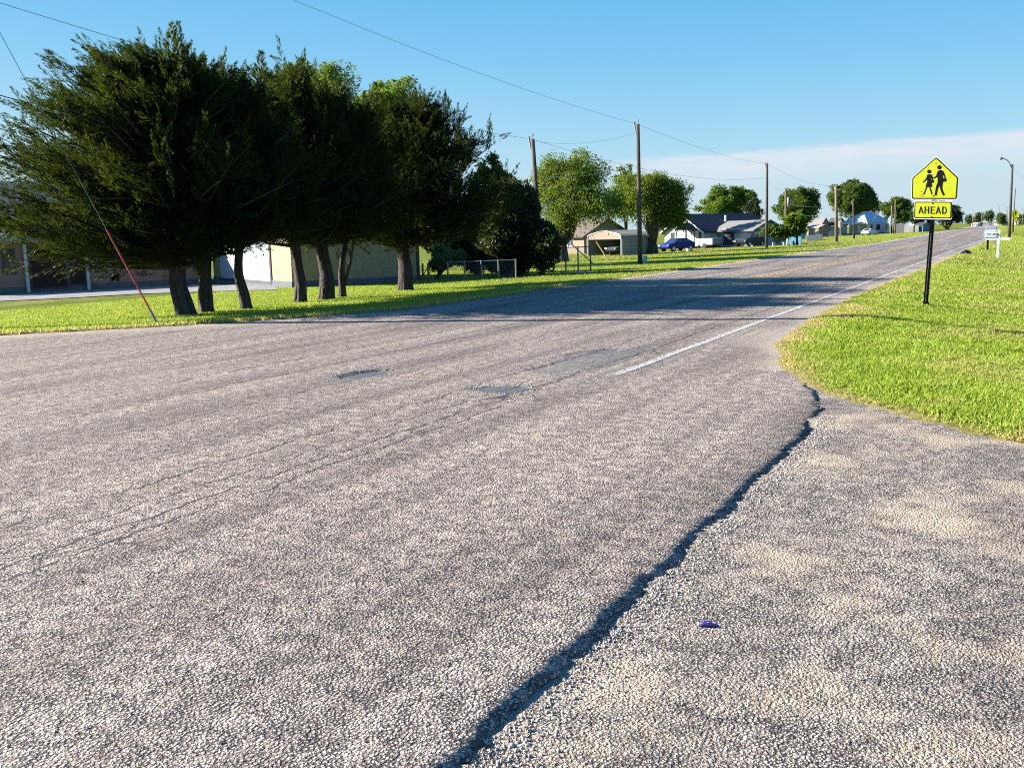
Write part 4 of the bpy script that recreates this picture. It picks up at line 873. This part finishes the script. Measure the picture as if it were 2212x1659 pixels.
# ------------------------------------------------------------------ signs
M_fluo, n, b, c = new_mat('fluorescent yellow green sheeting')
n.put(b.inputs['Base Color'], n.mix(n.ramp(n.noise(c, 5, 5, .7), .35, .75), (.42, .46, .002), (.36, .42, .002))); b.inputs['Roughness'].default_value = .45
M_sblack = plain('sign black', (.006, .006, .010), .9, .1, spec=.1); M_alu = plain('sign aluminium edge', (.62, .66, .58), .4, .06); M_rust = plain('rust stain', (.33, .26, .01), .7, .25, 30)
def rounded(P, r, n=5):
    P = [np.array(p, float) for p in P]; o = []
    for i, p in enumerate(P):
        a = P[i-1]-p; b = P[(i+1) % len(P)]-p; a /= np.linalg.norm(a); b /= np.linalg.norm(b); h = math.acos(max(-1, min(1, a@b)))/2; d = r/math.tan(h)
        p0, p1 = p+a*d, p+b*d
        for k in range(n+1):
            t = k/n; o.append((1-t)**2*p0+2*t*(1-t)*p+t*t*p1)
    return o
def inset(P, d):
    P = [np.array(p, float) for p in P]; n_ = len(P); o = []; area = sum(P[i][0]*P[(i+1) % n_][1]-P[(i+1) % n_][0]*P[i][1] for i in range(n_)); sg = 1 if area > 0 else -1
    for i in range(n_):
        a, b, c_ = P[i-1], P[i], P[(i+1) % n_]; e1 = (b-a)/np.linalg.norm(b-a); e2 = (c_-b)/np.linalg.norm(c_-b); n1 = np.array([-e1[1], e1[0]])*sg; n2 = np.array([-e2[1], e2[0]])*sg
        m = (n1+n2); m /= np.linalg.norm(m); o.append(b+m*d/max(.3, m@n1))
    return o
def plate(mb, P, y0, y1): return mb.prism([tuple(p) for p in P], 'y', y0, y1)
ADULT = [(680, 392), (742, 390), (772, 412), (790, 450), (812, 520), (820, 552), (800, 560), (776, 505), (764, 490), (768, 560), (766, 640), (757, 700), (750, 760), (762, 830), (803, 920), (768, 938), (722, 850), (690, 726), (655, 800), (632, 935), (587, 928), (608, 810), (622, 730), (652, 655), (655, 560), (648, 532), (620, 556), (572, 574), (562, 553), (622, 516), (648, 430)]
BAG1 = [(762, 592), (768, 572), (824, 550), (842, 628), (763, 646)]
CHILD = [(450, 478), (512, 474), (538, 492), (556, 545), (560, 578), (543, 584), (530, 560), (520, 575), (526, 640), (542, 745), (500, 752), (520, 800), (548, 905), (522, 912), (478, 755), (440, 752), (376, 912), (348, 908), (385, 820), (415, 750), (400, 746), (440, 620), (437, 590), (405, 618), (358, 657), (345, 642), (392, 588), (420, 550), (434, 500)]
BAG2 = [(522, 600), (540, 582), (570, 592), (582, 652), (530, 664)]
def circ(cx, cy, r, n=18, ry=None): return [(cx+r*math.cos(2*math.pi*i/n), cy+(ry or r)*math.sin(2*math.pi*i/n)) for i in range(n)]
PENT = [(95, 1022), (1052, 1022), (1086, 548), (630, 90), (112, 548)]
bs = G(1998, 662); k = ppm(bs); s_ = 1/(7.54*1.3757*k); zpb = hgt(bs, 474.5)/math.cos(R(2.2))
def L2(p, flip=False): return ((p[0]-(533+(1450-p[1])*.086))*s_, zpb+(1450-p[1])*s_)
t = thing('school_crossing_sign', 'yellow green school crossing sign over an ahead plaque on the right verge', 'road sign', bs, 0); t.rotation_euler = (0, R(2.6), R(-8))
def build_pent(t, f, s=1.0, detail=True):
    o = [np.array(f(p)) for p in PENT]
    a = plate(MB(), rounded(o, .05*s), -.001, .003).build('sign_panel', M_alu, t)
    plate(MB(), rounded(inset(o, .012*s), .045*s), -.004, -.001).build('border', M_sblack, a)
    plate(MB(), rounded(inset(o, .036*s), .03*s), -.007, -.004).build('yellow_face', M_fluo, a)
    m = MB()
    for P in (ADULT, BAG1, CHILD, BAG2, circ(692, 330, 46), circ(482, 418, 44, ry=42)): plate(m, [f(p) for p in P], -.010, -.007)
    m.build('walking_figures', M_sblack, a)
    if detail:
        m = MB()
        for x, y, r in ((620, 243, 11), (568, 942, 15), (312, 848, 9), (568, 478, 6)): plate(m, [f(p) for p in circ(x, y, r)], -.012, -.007)
        m.build('bolt', M_sblack, a)
        plate(MB(), [f(p) for p in [(285, 905), (320, 890), (355, 915), (372, 990), (345, 996), (300, 985), (275, 950)]], -.0085, -.0068).build('rust_stain', M_rust, a)
    return a
build_pent(t, L2)
PL = [(128, 1448), (945, 1448), (952, 1060), (160, 1060)]
o = [np.array(L2(p)) for p in [(140, 1450), (938, 1450), (945, 1036), (160, 1036)]]
a = plate(MB(), rounded(o, .035), -.001, .003).build('ahead_plaque', M_alu, t)
o2 = [np.array(L2(p)) for p in [(148, 1428), (930, 1428), (942, 1068), (168, 1068)]]
plate(MB(), rounded(o2, .035), -.004, -.001).build('border', M_sblack, a)
plate(MB(), rounded(inset(o2, .022), .025), -.007, -.004).build('yellow_face', M_fluo, a)
m = MB()
def stroke(P, wd=23):
    P = [np.array(p, float) for p in P]
    for p, q in zip(P[:-1], P[1:]):
        e = (q-p)/np.linalg.norm(q-p); n_ = np.array([-e[1], e[0]])*wd/2; p_, q_ = p-e*wd*.30, q+e*wd*.30
        plate(m, [L2(v) for v in (p_-n_, q_-n_, q_+n_, p_+n_)], -.0100-.00002*len(m.v), -.007)
for A_ in (((258, 1322), (302, 1182), (346, 1322)), ((622, 1322), (666, 1182), (706, 1322))):
    stroke(A_); stroke([((A_[0][0]+A_[1][0])/2-4, 1280), ((A_[2][0]+A_[1][0])/2+4, 1280)], 17)
stroke([(392, 1176), (384, 1322)]); stroke([(464, 1176), (456, 1322)]); stroke([(388, 1250), (460, 1250)], 17)
stroke([(520, 1176), (512, 1322)]); stroke([(518, 1184), (592, 1184)], 17); stroke([(516, 1250), (578, 1250)], 17); stroke([(512, 1318), (588, 1318)], 17)
stroke([(758, 1176), (750, 1322)]); stroke([(756, 1184), (800, 1186), (822, 1212), (826, 1250), (816, 1292), (792, 1316), (750, 1318)], 17)
m.build('lettering', M_sblack, a)
m = MB()
for i, (x0, x1) in enumerate([(508, 528), (532, 552), (556, 590), (594, 620), (626, 648), (674, 690), (694, 706), (712, 734), (738, 758), (762, 784), (788, 806), (226, 232), (436, 442)]): plate(m, [L2(p) for p in ((x0, 1052), (x1, 1052), (x1+2, 1042), (x0+2, 1042))], -.0035, -.001)
m.build('small_print', M_sblack, a)
m = MB()
for x, y in ((553, 1105), (530, 1400)): plate(m, [L2(p) for p in circ(x, y, 14)], -.013, -.007)
m.build('bolt', M_sblack, a)
pw = .042; zt = zpb+(1450-240)*s_
MB().box(-pw, pw, .004, .004+2*pw*.8, -.3, zt).build('post', M_black, t, bevel=.004)
m = MB()
for i in range(60):
    z = .06+i*.0254
    if z < zpb-.02: m.box(-.005, .005, .0015, .0042, z, z+.011)
m.build('post_hole', plain('light through punched holes', (.16, .20, .22), .6), t)
MB().box(-.055, .055, -.004, .11, -.2, .10).build('post_sleeve', M_black, t, bevel=.004)
# small far school sign beside the lamp pole
b2 = G(2189, 502); k2 = ppm(b2); s2 = (1/k2)*20/975
t2 = thing('school_crossing_sign', 'small distant school crossing sign beside the street lamp pole', 'road sign', b2, R(0)); z2 = hgt(b2, 478)
f2 = lambda p: ((p[0]-575)*s2, z2+.1+(1022-p[1])*s2+.55)
build_pent(t2, f2, 1.0, False)
o = [np.array(q) for q in ((-.50, z2+.02), (.50, z2+.02), (.50, z2+.55), (-.50, z2+.55))]
a = plate(MB(), rounded(o, .04), -.001, .003).build('arrow_plaque', M_fluo, t2)
plate(MB(), [(-.18, z2+.12), (.02, z2+.20), (-.05, z2+.10), (.28, z2+.36), (.22, z2+.42), (-.10, z2+.19)][:3]+[(.30, z2+.38), (.24, z2+.44)], -.006, -.001).build('arrow', M_sblack, a)
MB().box(-.04, .04, .005, .08, -.2, z2+1.5).build('post', M_black, t2)
def sign_back(name, label, px, py, cx, cy, w_, h_, shape, mat, pm):
    b = G(px, py); k = ppm(b); z = hgt(b, cy); t = thing(name, label, 'road sign', b, 0, 'backs of road signs on the far side'); off = (cx-px)/k*.0
    n_ = 8 if shape == 'oct' else 5; rr = h_/2/k
    P = [(rr*w_/h_*math.cos(a)*1.08, z+rr*math.sin(a)*1.08) for a in [R(22.5)+i*R(45) for i in range(8)]] if shape == 'oct' else [(-w_/2/k, z-rr), (w_/2/k, z-rr), (w_/2/k, z+rr*.1), (0, z+rr), (-w_/2/k, z+rr*.1)]
    plate(MB(), P, -.01, .01).build('sign_panel', mat, t); MB().box(-.05, .05, -.09, -.012, -.2, z+rr*.85).build('post', pm, t); return t
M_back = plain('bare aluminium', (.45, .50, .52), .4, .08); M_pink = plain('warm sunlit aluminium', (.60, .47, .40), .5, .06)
sign_back('stop_sign', 'back of a stop sign beside the thick tan pole', 1814.5, 520.5, 1814.5, 484.8, 11, 15.5, 'oct', M_pink, plain('grey post', (.30, .31, .32), .6))
sign_back('school_sign', 'blank back of a pointed school sign right of the white bungalow', 1923, 508, 1923, 474, 12, 18, 'pent', M_back, plain('pale green post', (.42, .48, .42), .6))
sign_back('stop_sign', 'small distant stop sign back seen under the ahead plaque', 1999, 500, 1999, 480.5, 6, 7.5, 'oct', M_back, plain('pale green post', (.42, .48, .42), .6))

# ------------------------------------------------------------------ mailboxes
M_wpaint = plain('white painted timber', (.46, .52, .56), .6, .07); M_mbw = plain('white plastic mailbox', (.40, .47, .55), .45, .06); M_mbg = plain('grey mailbox metal', (.20, .22, .27), .5, .1)
b = G(2154.5, 557.5); k = ppm(b); X = lambda px: (px-2158)/k; Z = lambda py: hgt(b, py)
t = thing('mailbox', 'white mailbox on a white cross shaped timber post, nearest', 'mailbox', b, R(-4), 'mailboxes along the verge'); t.rotation_euler = (0, R(1.5), R(-6))
MB().box(-.062, .062, -.062, .062, -.25, Z(498)).add([(-.075, -.075, Z(498)), (.075, -.075, Z(498)), (.075, .075, Z(498)), (-.075, .075, Z(498)), (0, 0, Z(498)+.06)], [(0, 1, 4), (1, 2, 4), (2, 3, 4), (3, 0, 4), (3, 2, 1, 0)]).build('post', M_wpaint, t)
MB().box(X(2132), -.064, -.055, .055, Z(518.6), Z(513)).box(.064, X(2181), -.055, .055, Z(518.6), Z(513)).build('cross_arm', M_wpaint, t)
zb_, zt_ = Z(512.6), Z(501.2); r_ = .10
sec = [(-r_, zb_), (r_, zb_), (r_, zt_-r_*.9)]+[(r_*math.cos(a), zt_-r_*.9+r_*.9*math.sin(a)) for a in np.linspace(.3, math.pi-.3, 7)]+[(-r_, zt_-r_*.9)]
bx = MB().prism(sec, 'x', X(2129.5), X(2153.5)).build('box', M_mbw, t, bevel=.004)
MB().prism([(p*1.04, q+.002*(q > zb_+.05)) for p, q in sec], 'x', X(2129.5)-.02, X(2129.5)-.001).build('door', M_mbw, bx)
def bars(mb, txt, x, z, hh, y):
    seg = {'2': 'abged', '0': 'abcdef', '1': 'bc', '5': 'afgcd', 'T': 'aT', 'H': 'fegbc', '7': 'abc'}; w_ = hh*.6; q = hh*.16
    for ch in txt:
        if ch == ' ': x += w_*.8; continue
        for sg in seg[ch]:
            box_ = {'a': (x, x+w_, z+hh-q, z+hh), 'b': (x+w_-q, x+w_, z+hh/2, z+hh), 'c': (x+w_-q, x+w_, z, z+hh/2), 'd': (x, x+w_, z, z+q), 'e': (x, x+q, z, z+hh/2), 'f': (x, x+q, z+hh/2, z+hh), 'g': (x, x+w_, z+hh/2-q/2, z+hh/2+q/2), 'T': (x+w_/2-q/2, x+w_/2+q/2, z, z+hh)}[sg]
            mb.box(box_[0], box_[1], y-.003-.0001*len(mb.v)/100, y, box_[2], box_[3])
        x += w_+hh*.22
    return mb
bars(MB(), '7TH 2015', X(2132.6), zb_+(zt_-zb_)*.36, .105, -r_-.001).build('lettering', M_sblack, bx)
MB().box(X(2141), X(2143), r_+.002, r_+.012, zb_+.05, zt_+.03).build('flag', plain('red flag', (.4, .02, .02), .5), bx)
b = G(2133, 540); k = ppm(b); X = lambda px: (px-2133)/k; Z = lambda py: hgt(b, py)
t = thing('mailbox', 'grey topped mailbox on a black post with a newspaper tube, behind the cross post', 'mailbox', b, R(-6), 'mailboxes along the verge')
MB().box(-.055, .055, -.055, .055, -.2, Z(503)).build('post', M_black, t)
zb_, zt_ = Z(502), Z(488.5); r_ = .15
sec = [(-r_, zb_), (r_, zb_), (r_, zt_-r_*.9)]+[(r_*math.cos(a), zt_-r_*.9+r_*.9*math.sin(a)) for a in np.linspace(.3, math.pi-.3, 7)]+[(-r_, zt_-r_*.9)]
bx = MB().prism(sec, 'x', X(2128), X(2149)).build('box', M_mbg, t, bevel=.004); MB().prism([(p*1.03, q) for p, q in sec], 'x', X(2128)-.03, X(2128)-.002).build('door', M_mbw, bx)
MB().box(X(2127), X(2150), -r_-.03, -r_-.002, zb_+.03, zb_+.15).build('side_panel', M_mbw, bx)
MB().add([(X(2143), -.11, Z(516)), (X(2149), -.11, Z(514)), (X(2146.5), -.11, Z(527)), (X(2140), -.11, Z(527)), (X(2143), .11, Z(516)), (X(2149), .11, Z(514)), (X(2146.5), .11, Z(527)), (X(2140), .11, Z(527))], [(0, 1, 2, 3), (7, 6, 5, 4), (0, 4, 5, 1), (1, 5, 6, 2), (2, 6, 7, 3), (3, 7, 4, 0)]).build('newspaper_tube', M_mbg, t)
MB().box(.03, X(2147), -.03, .03, Z(517), Z(514.5)).build('bracket', M_black, t)

# ------------------------------------------------------------------ hydrant, bollard, pedestal, bucket
b = G(1714, 531.5); s = hgt(b, 520)/.8; t = thing('fire_hydrant', 'red fire hydrant with pale base on the grass beside the leaning garden tree', 'fire hydrant', b, 0)
M_hyd = plain('red hydrant paint', (.45, .06, .03), .5, .15)
MB().tube([(0, 0, -.1), (0, 0, .06*s)], .19*s, 12).build('base_flange', plain('pale hydrant base', (.55, .50, .38), .7), t, smooth=False)
MB().tube([(0, 0, .05*s), (0, 0, .10*s), (0, 0, .52*s), (0, 0, .56*s)], [.13*s, .11*s, .11*s, .15*s], 14).build('barrel', M_hyd, t, smooth=True)
MB().tube([(0, 0, .56*s), (0, 0, .64*s), (0, 0, .74*s), (0, 0, .76*s), (0, 0, .82*s)], [.14*s, .13*s, .06*s, .035*s, .035*s], 14).build('bonnet', M_hyd, t, smooth=True)
for d in ((-1, 0), (1, 0), (0, -1)): MB().tube([(d[0]*.09*s, d[1]*.09*s, .44*s), (d[0]*.20*s, d[1]*.20*s, .44*s)], .065*s, 10).build('nozzle_cap', M_hyd, t)
b = G(1701, 531); t = thing('bollard', 'pale pinkish bollard left of the red fire hydrant', 'bollard', b, 0); hb_ = hgt(b, 515.5)
MB().tube([(0, 0, -.1), (0, 0, hb_*.97), (0, 0, hb_)], [.11, .11, .05], 12).build('shaft', plain('pale bollard paint', (.62, .52, .46), .6), t, smooth=True); MB().tube([(0, 0, hb_*.8), (0, 0, hb_*.86)], .118, 12).build('band', M_white_p, t)
b = G(1392.5, 571); k = ppm(b); t = thing('utility_pedestal', 'teal grey cable pedestal leaning at the foot of the tall pole', 'utility box', b, R(-20)); t.rotation_euler = (0, R(6), R(-20)); hz = hgt(b, 553)
M_teal = plain('teal plastic', (.16, .40, .42), .55, .1); w_ = 4.2/k
MB().box(-w_, w_, -w_*.7, w_*.7, -.1, hz*.86).build('body', M_teal, t, bevel=.01)
MB().box(-w_*1.08, w_*1.08, -w_*.78, w_*.78, hz*.865, hz).build('cap', plain('pale teal cap', (.38, .55, .54), .5), t, bevel=.02)
b = G(1487, 543.5); k = ppm(b); t = thing('white_tub', 'white tub lying on the lawn in front of the blue car', 'tub', b, 0); MB().tube([(0, 0, 0), (0, 0, .05), (0, 0, 6/k)], [3.2/k, 3.8/k, 4.6/k], 14).build('body', M_white_p, t, smooth=True); MB().tube([(0, 0, 6/k), (0, 0, 6.6/k)], 5/k, 14).build('rim', M_white_p, t)

# ------------------------------------------------------------------ cars
def car(name, label, cat, base, yaw, L_, paint, style='sedan', group=None, wd=1.78, ht=1.45):
    t = thing(name, label, cat, base, yaw, group); hw = wd/2; q = L_/4.6; P = plain('car paint '+label[:14], paint, .5, .05, coat=.04, spec=.2)
    if style == 'pickup': lo = [(-2.3, .45), (2.3, .42), (2.32, .80), (2.22, 1.02), (1.0, 1.10), (.95, 1.12), (-2.25, 1.12), (-2.32, .62)]; cab = [(1.05, 1.10), (.45, 1.75), (-.85, 1.78), (-1.0, 1.11)]
    elif style == 'hatch': lo = [(-2.25, .35), (2.25, .32), (2.30, .62), (2.15, .80), (1.15, .98), (-2.1, 1.06), (-2.28, .80)]; cab = [(1.25, .96), (.45, 1.40), (-.95, 1.43), (-2.0, 1.04)]
    elif style == 'suv': lo = [(-2.2, .38), (2.2, .36), (2.26, .75), (2.1, .98), (1.15, 1.08), (-2.1, 1.10), (-2.25, .8)]; cab = [(1.2, 1.06), (.55, 1.60), (-1.75, 1.62), (-2.1, 1.08)]
    else: lo = [(-2.25, .35), (2.25, .32), (2.30, .62), (2.12, .80), (1.10, .95), (-1.5, 1.0), (-2.2, .98), (-2.3, .70)]; cab = [(1.2, .93), (.40, 1.40), (-.80, 1.42), (-1.75, .98)]
    lo = [(x*q, z) for x, z in lo]; cab = [(x*q, z*ht/1.42 if z > 1.2 else z) for x, z in cab]
    MB().prism(lo, 'y', -hw, hw).build('body', P, t, bevel=.07)
    tp = hw*.78; m = MB(); v = [(x, -(hw*.93 if z < 1.2 else tp), z) for x, z in cab]+[(x, (hw*.93 if z < 1.2 else tp), z) for x, z in cab]
    m.add(v, [(0, 1, 2, 3), (7, 6, 5, 4), (0, 4, 5, 1), (1, 5, 6, 2), (2, 6, 7, 3), (3, 7, 4, 0)]); m.build('cabin', P, t)
    def quad(a, b, c_, d, nrm, nm):
        V = [np.array(p, float) for p in (a, b, c_, d)]; cen = sum(V)/4; V = [cen+(p-cen)*.84 for p in V]; o = np.array(nrm)*.02
        MB().add([p+o for p in V]+[p-o*.5 for p in V], [(0, 1, 2, 3), (7, 6, 5, 4), (0, 4, 5, 1), (1, 5, 6, 2), (2, 6, 7, 3), (3, 7, 4, 0)]).build(nm, M_glass, t)
    quad(v[0], v[1], v[5], v[4], (.7, 0, .6), 'windscreen'); quad(v[3], v[2], v[6], v[7], (-.7, 0, .6), 'rear_window')
    for sg in (-1, 1):
        o_ = 0 if sg < 0 else 4; a, b_, c_, d = [np.array(v[o_+i]) for i in range(4)]; mb_, mt_ = (a+d)/2, (b_+c_)/2
        quad(a, b_, mt_, mb_, (0, sg, .1), 'side_window'); quad(mb_, mt_, c_, d, (0, sg, .1), 'side_window')
        for x in (1.42*q, -1.42*q):
            wr = .34 if style != 'pickup' else .39
            w_ = MB().tube([(x, sg*(hw-.18), wr), (x, sg*(hw+.02), wr)], wr, 16).build('wheel', M_tyre, t); MB().tube([(x, sg*(hw+.015), wr), (x, sg*(hw+.035), wr)], wr*.62, 12).build('rim', M_rim, w_)
        MB().box(2.22*q, 2.31*q, sg*hw*.9-.14, sg*hw*.9+.1*0+(.0 if sg > 0 else .28)-.0, .64, .78).build('headlight', M_rim, t)
        MB().box(-2.31*q, -2.2*q, sg*hw*.72-.14, sg*hw*.72+.14, .76, .92).build('tail_light', plain('tail light', (.35, .02, .02), .3), t)
    MB().box(2.24*q, 2.33*q, -hw*.9, hw*.9, .34, .50).build('front_bumper', M_black, t)
    return t
yw = math.atan2(-HY[1], -HY[0])                                     # nose pointing back along the side walls
def park(px0, px1, py, label, paint, style, yaw, name, cat, grp='cars parked by the far houses', ht=1.45):
    b = G((px0+px1)/2, py); d = np.array([math.cos(yaw), math.sin(yaw), 0]); 
    a0 = along(b, d, px0); a1 = along(b, d, px1); L_ = abs(a1-a0); L_ = min(max(L_*.97, 3.4), 5.6)
    print(label[:20], L_, depth(b)); return car(name, label, cat, b, yaw, L_, paint, style, grp, ht=ht)
park(1432, 1492, 543.5, 'blue hatchback parked on the lawn left of the white house porch', (.008, .028, .20), 'hatch', yw, 'parked_car', 'car')
park(1597, 1642, 533, 'dark grey rounded car parked before the pale blue garage', (.02, .025, .03), 'suv', yw+R(12), 'parked_car', 'car')
park(1548, 1594, 533.5, 'black pickup truck under the metal awning', (.012, .012, .014), 'pickup', yw+R(8), 'pickup_truck', 'pickup truck', ht=1.5)
park(1865, 1889, 508.5, 'white car parked beside the white bungalow', (.75, .76, .78), 'sedan', yw+R(200), 'parked_car', 'car')
car('parked_car', 'dark car in the shade inside the metal carport', 'car', cc_car, HR-R(90), 4.4, (.04, .05, .06), 'sedan', 'cars parked by the far houses')
b = G(1532, 536.5); k = ppm(b); t = thing('utility_trailer', 'small pale utility trailer parked left of the black pickup', 'trailer', b, HR)
MB().box(-1.4, 1.4, -.8, .8, .45, .55).box(-1.4, 1.4, -.8, -.74, .55, 1.25).box(-1.4, 1.4, .74, .8, .55, 1.25).box(-1.4, -1.34, -.74, .74, .55, 1.25).box(1.34, 1.4, -.74, .74, .55, 1.25).build('bed', plain('pale trailer metal', (.24, .22, .23), .5), t)
for y in (-.88, .82): MB().tube([(0, y, .3), (0, y+.12, .3)], .32, 14).build('wheel', M_tyre, t)
MB().box(1.4, 2.5, -.04, .04, .42, .50).build('drawbar', M_black, t)
# things on the grass by the leaning garden tree
b = G(1683, 531); t = thing('patio_bench', 'dark bench with pale feet behind the white bollard', 'bench', b, HR)
MB().box(-1.0, 1.0, -.25, .25, .42, .48).build('seat', M_black, t); MB().box(-1.0, 1.0, .2, .26, .5, .95).build('backrest', M_black, t)
for x in (-.85, .85): MB().box(x-.05, x+.05, -.22, .22, -.05, .42).build('leg', M_white_p, t)

# ------------------------------------------------------------------ small things on the ground
def chunk(name, label, px, py, wpx, hpx, mat, cat, seed, group=None):
    b = G(px, py); k = ppm(b); r_ = np.random.default_rng(seed); import bmesh
    bm = bmesh.new(); bmesh.ops.create_icosphere(bm, subdivisions=2, radius=1)
    for v in bm.verts:
        f_ = 1+.25*r_.normal(); v.co = Vector((v.co.x*wpx/k*.55*f_, v.co.y*wpx/k*.4, max(-.1, (1-abs(v.co.x-.35)*.85)*max(0, v.co.z)**.5)*hpx/k*max(.6, f_)))
    me = bpy.data.meshes.new(name); bm.to_mesh(me); bm.free(); me.materials.append(mat); o = bpy.data.objects.new(name, me); COL.objects.link(o); o.location = b; o.rotation_euler = (0, 0, R(20)); tag(o, label, cat, group); return o
M_clod_shade = plain('dark clod and culvert shade', (.022, .020, .024), .8, .3, 20)
chunk('culvert_shadow', 'dark peaked lump for the culvert edge shadow, right of the sign post', 2083, 548.5, 24, 8.5, M_clod_shade, 'culvert shadow', 3, 'painted shadow lumps on the right road edge')  # both road edge lumps are added to paint the culvert edge's shadow
chunk('culvert_shadow', 'smaller dark lump for the culvert edge shadow before the mailboxes', 2119, 538.5, 12, 3.6, M_clod_shade, 'culvert shadow', 4, 'painted shadow lumps on the right road edge')
chunk('clod', 'small dark clod on the pale apron, nearer the broken edge', 1850, 990, 11, 4, M_clod_shade, 'clod', 8, 'dark clods on the apron')
chunk('clod', 'tiny dark clod on the apron close to the verge grass', 1978, 1012, 8, 4, M_clod_shade, 'clod', 9, 'dark clods on the apron')
# purple pen cap on the chip seal
b = G(1530, 1407); b[2] = float(zap(b[0], b[1])); t = thing('pen_cap', 'purple tapered pen cap lying on the pale chip seal', 'pen cap', b+np.array([0, 0, .011]), 0)
k = ppm(b); q = _r*np.array([1, 1, 0]); q /= np.linalg.norm(q); q2 = q*math.cos(R(-12))+np.cross([0, 0, 1], q)*math.sin(R(-12)); hl = 22/k
M_pur = plain('purple plastic', (.05, .035, .28), .35, .08, coat=.3)
MB().tube([-q2*hl*.82, -q2*hl*.4, q2*hl*.4, q2*hl*.9+np.array([0, 0, -.004]), q2*hl+np.array([0, 0, -.005])], [.0095, .0095, .0082, .0052, .0025], 16).build('barrel', M_pur, t, smooth=True)
MB().tube([-q2*hl*1.02, -q2*hl*.82], [.0092, .0098], 16).build('open_end', plain('pale lilac plastic', (.62, .55, .72), .4), t, smooth=True)
MB().tube([-q2*hl*.3+np.array([0, 0, .013]), q2*hl*.2+np.array([0, 0, .018]), q2*hl*.35+np.array([0, 0, .011])], .003, 6).build('clip', M_pur, t)
# loose stones and crumbs along the broken edge and round the potholes
def crumbs(name, label, P, s):
    n_ = len(P); base = np.array([(1, 0, 0), (-1, 0, 0), (0, 1, 0), (0, -1, 0), (0, 0, 1), (0, 0, -.6)], float); F8 = np.array([(0, 2, 4), (2, 1, 4), (1, 3, 4), (3, 0, 4), (2, 0, 5), (1, 2, 5), (3, 1, 5), (0, 3, 5)])
    sc = (s*rng.uniform(.5, 1.5, (n_, 1, 1)))*rng.uniform(.6, 1.2, (n_, 1, 3)); v = base[None]*rng.uniform(.75, 1.2, (n_, 6, 1))*sc; a = rng.uniform(0, 6.28, n_); ca, sa = np.cos(a)[:, None], np.sin(a)[:, None]
    x = v[..., 0]*ca-v[..., 1]*sa; y = v[..., 0]*sa+v[..., 1]*ca; v = np.stack([x, y, v[..., 2]], -1)+P[:, None, :]
    f = (F8[None]+(np.arange(n_)*6)[:, None, None]).reshape(-1, 3); o = mesh_np(name, v.reshape(-1, 3), f, M_stone, attrs={'tint': np.repeat(rng.uniform(0, 1, n_), 6)}); tag(o, label, 'stones', kind='stuff')
M_stone, n, b_, c = new_mat('loose stones'); n.put(b_.inputs['Base Color'], n.mix(n.attr('tint'), (.16, .14, .13), (.52, .47, .42))); b_.inputs['Roughness'].default_value = .9
m_ = 3200; y = 2.2+7*rng.uniform(0, 1, m_)**1.3; x = xr(y)+.035+.10*np.abs(rng.normal(0, 1, m_)); z = zap(x, y)+.002
crumbs('edge_gravel', 'loose stones crumbled along the broken pavement edge', np.stack([x, y, z], -1), .0068)
m_ = 1500; a = rng.uniform(0, 6.28, m_); hh = rng.integers(0, 2, m_); rr = 1+.22*rng.normal(0, 1, m_)
x = np.where(hh == 0, -7.52+.32*rr*np.cos(a), -5.2+.35*rr*np.cos(a)); y = np.where(hh == 0, 10.22+.46*rr*np.sin(a), 9.62+.26*rr*np.sin(a)); kk = rr > .95
crumbs('pothole_gravel', 'loose stones scattered around the potholes', np.stack([x, y, np.full(m_, -.004)], -1)[kk], .008)
m_ = 2600; x = rng.uniform(-8, 1.5, m_); y = rng.uniform(2, 12, m_); z = np.where(x < xr(y), .004-.0012*.35*np.clip(x+8.5, -5, 5)**2, zap(x, y)+.003); kk = (y < gb(x)-.05) | (x < xr(y)-.05)
crumbs('scattered_gravel', 'single loose stones scattered over the pavement', np.stack([x, y, z], -1)[kk], .006)
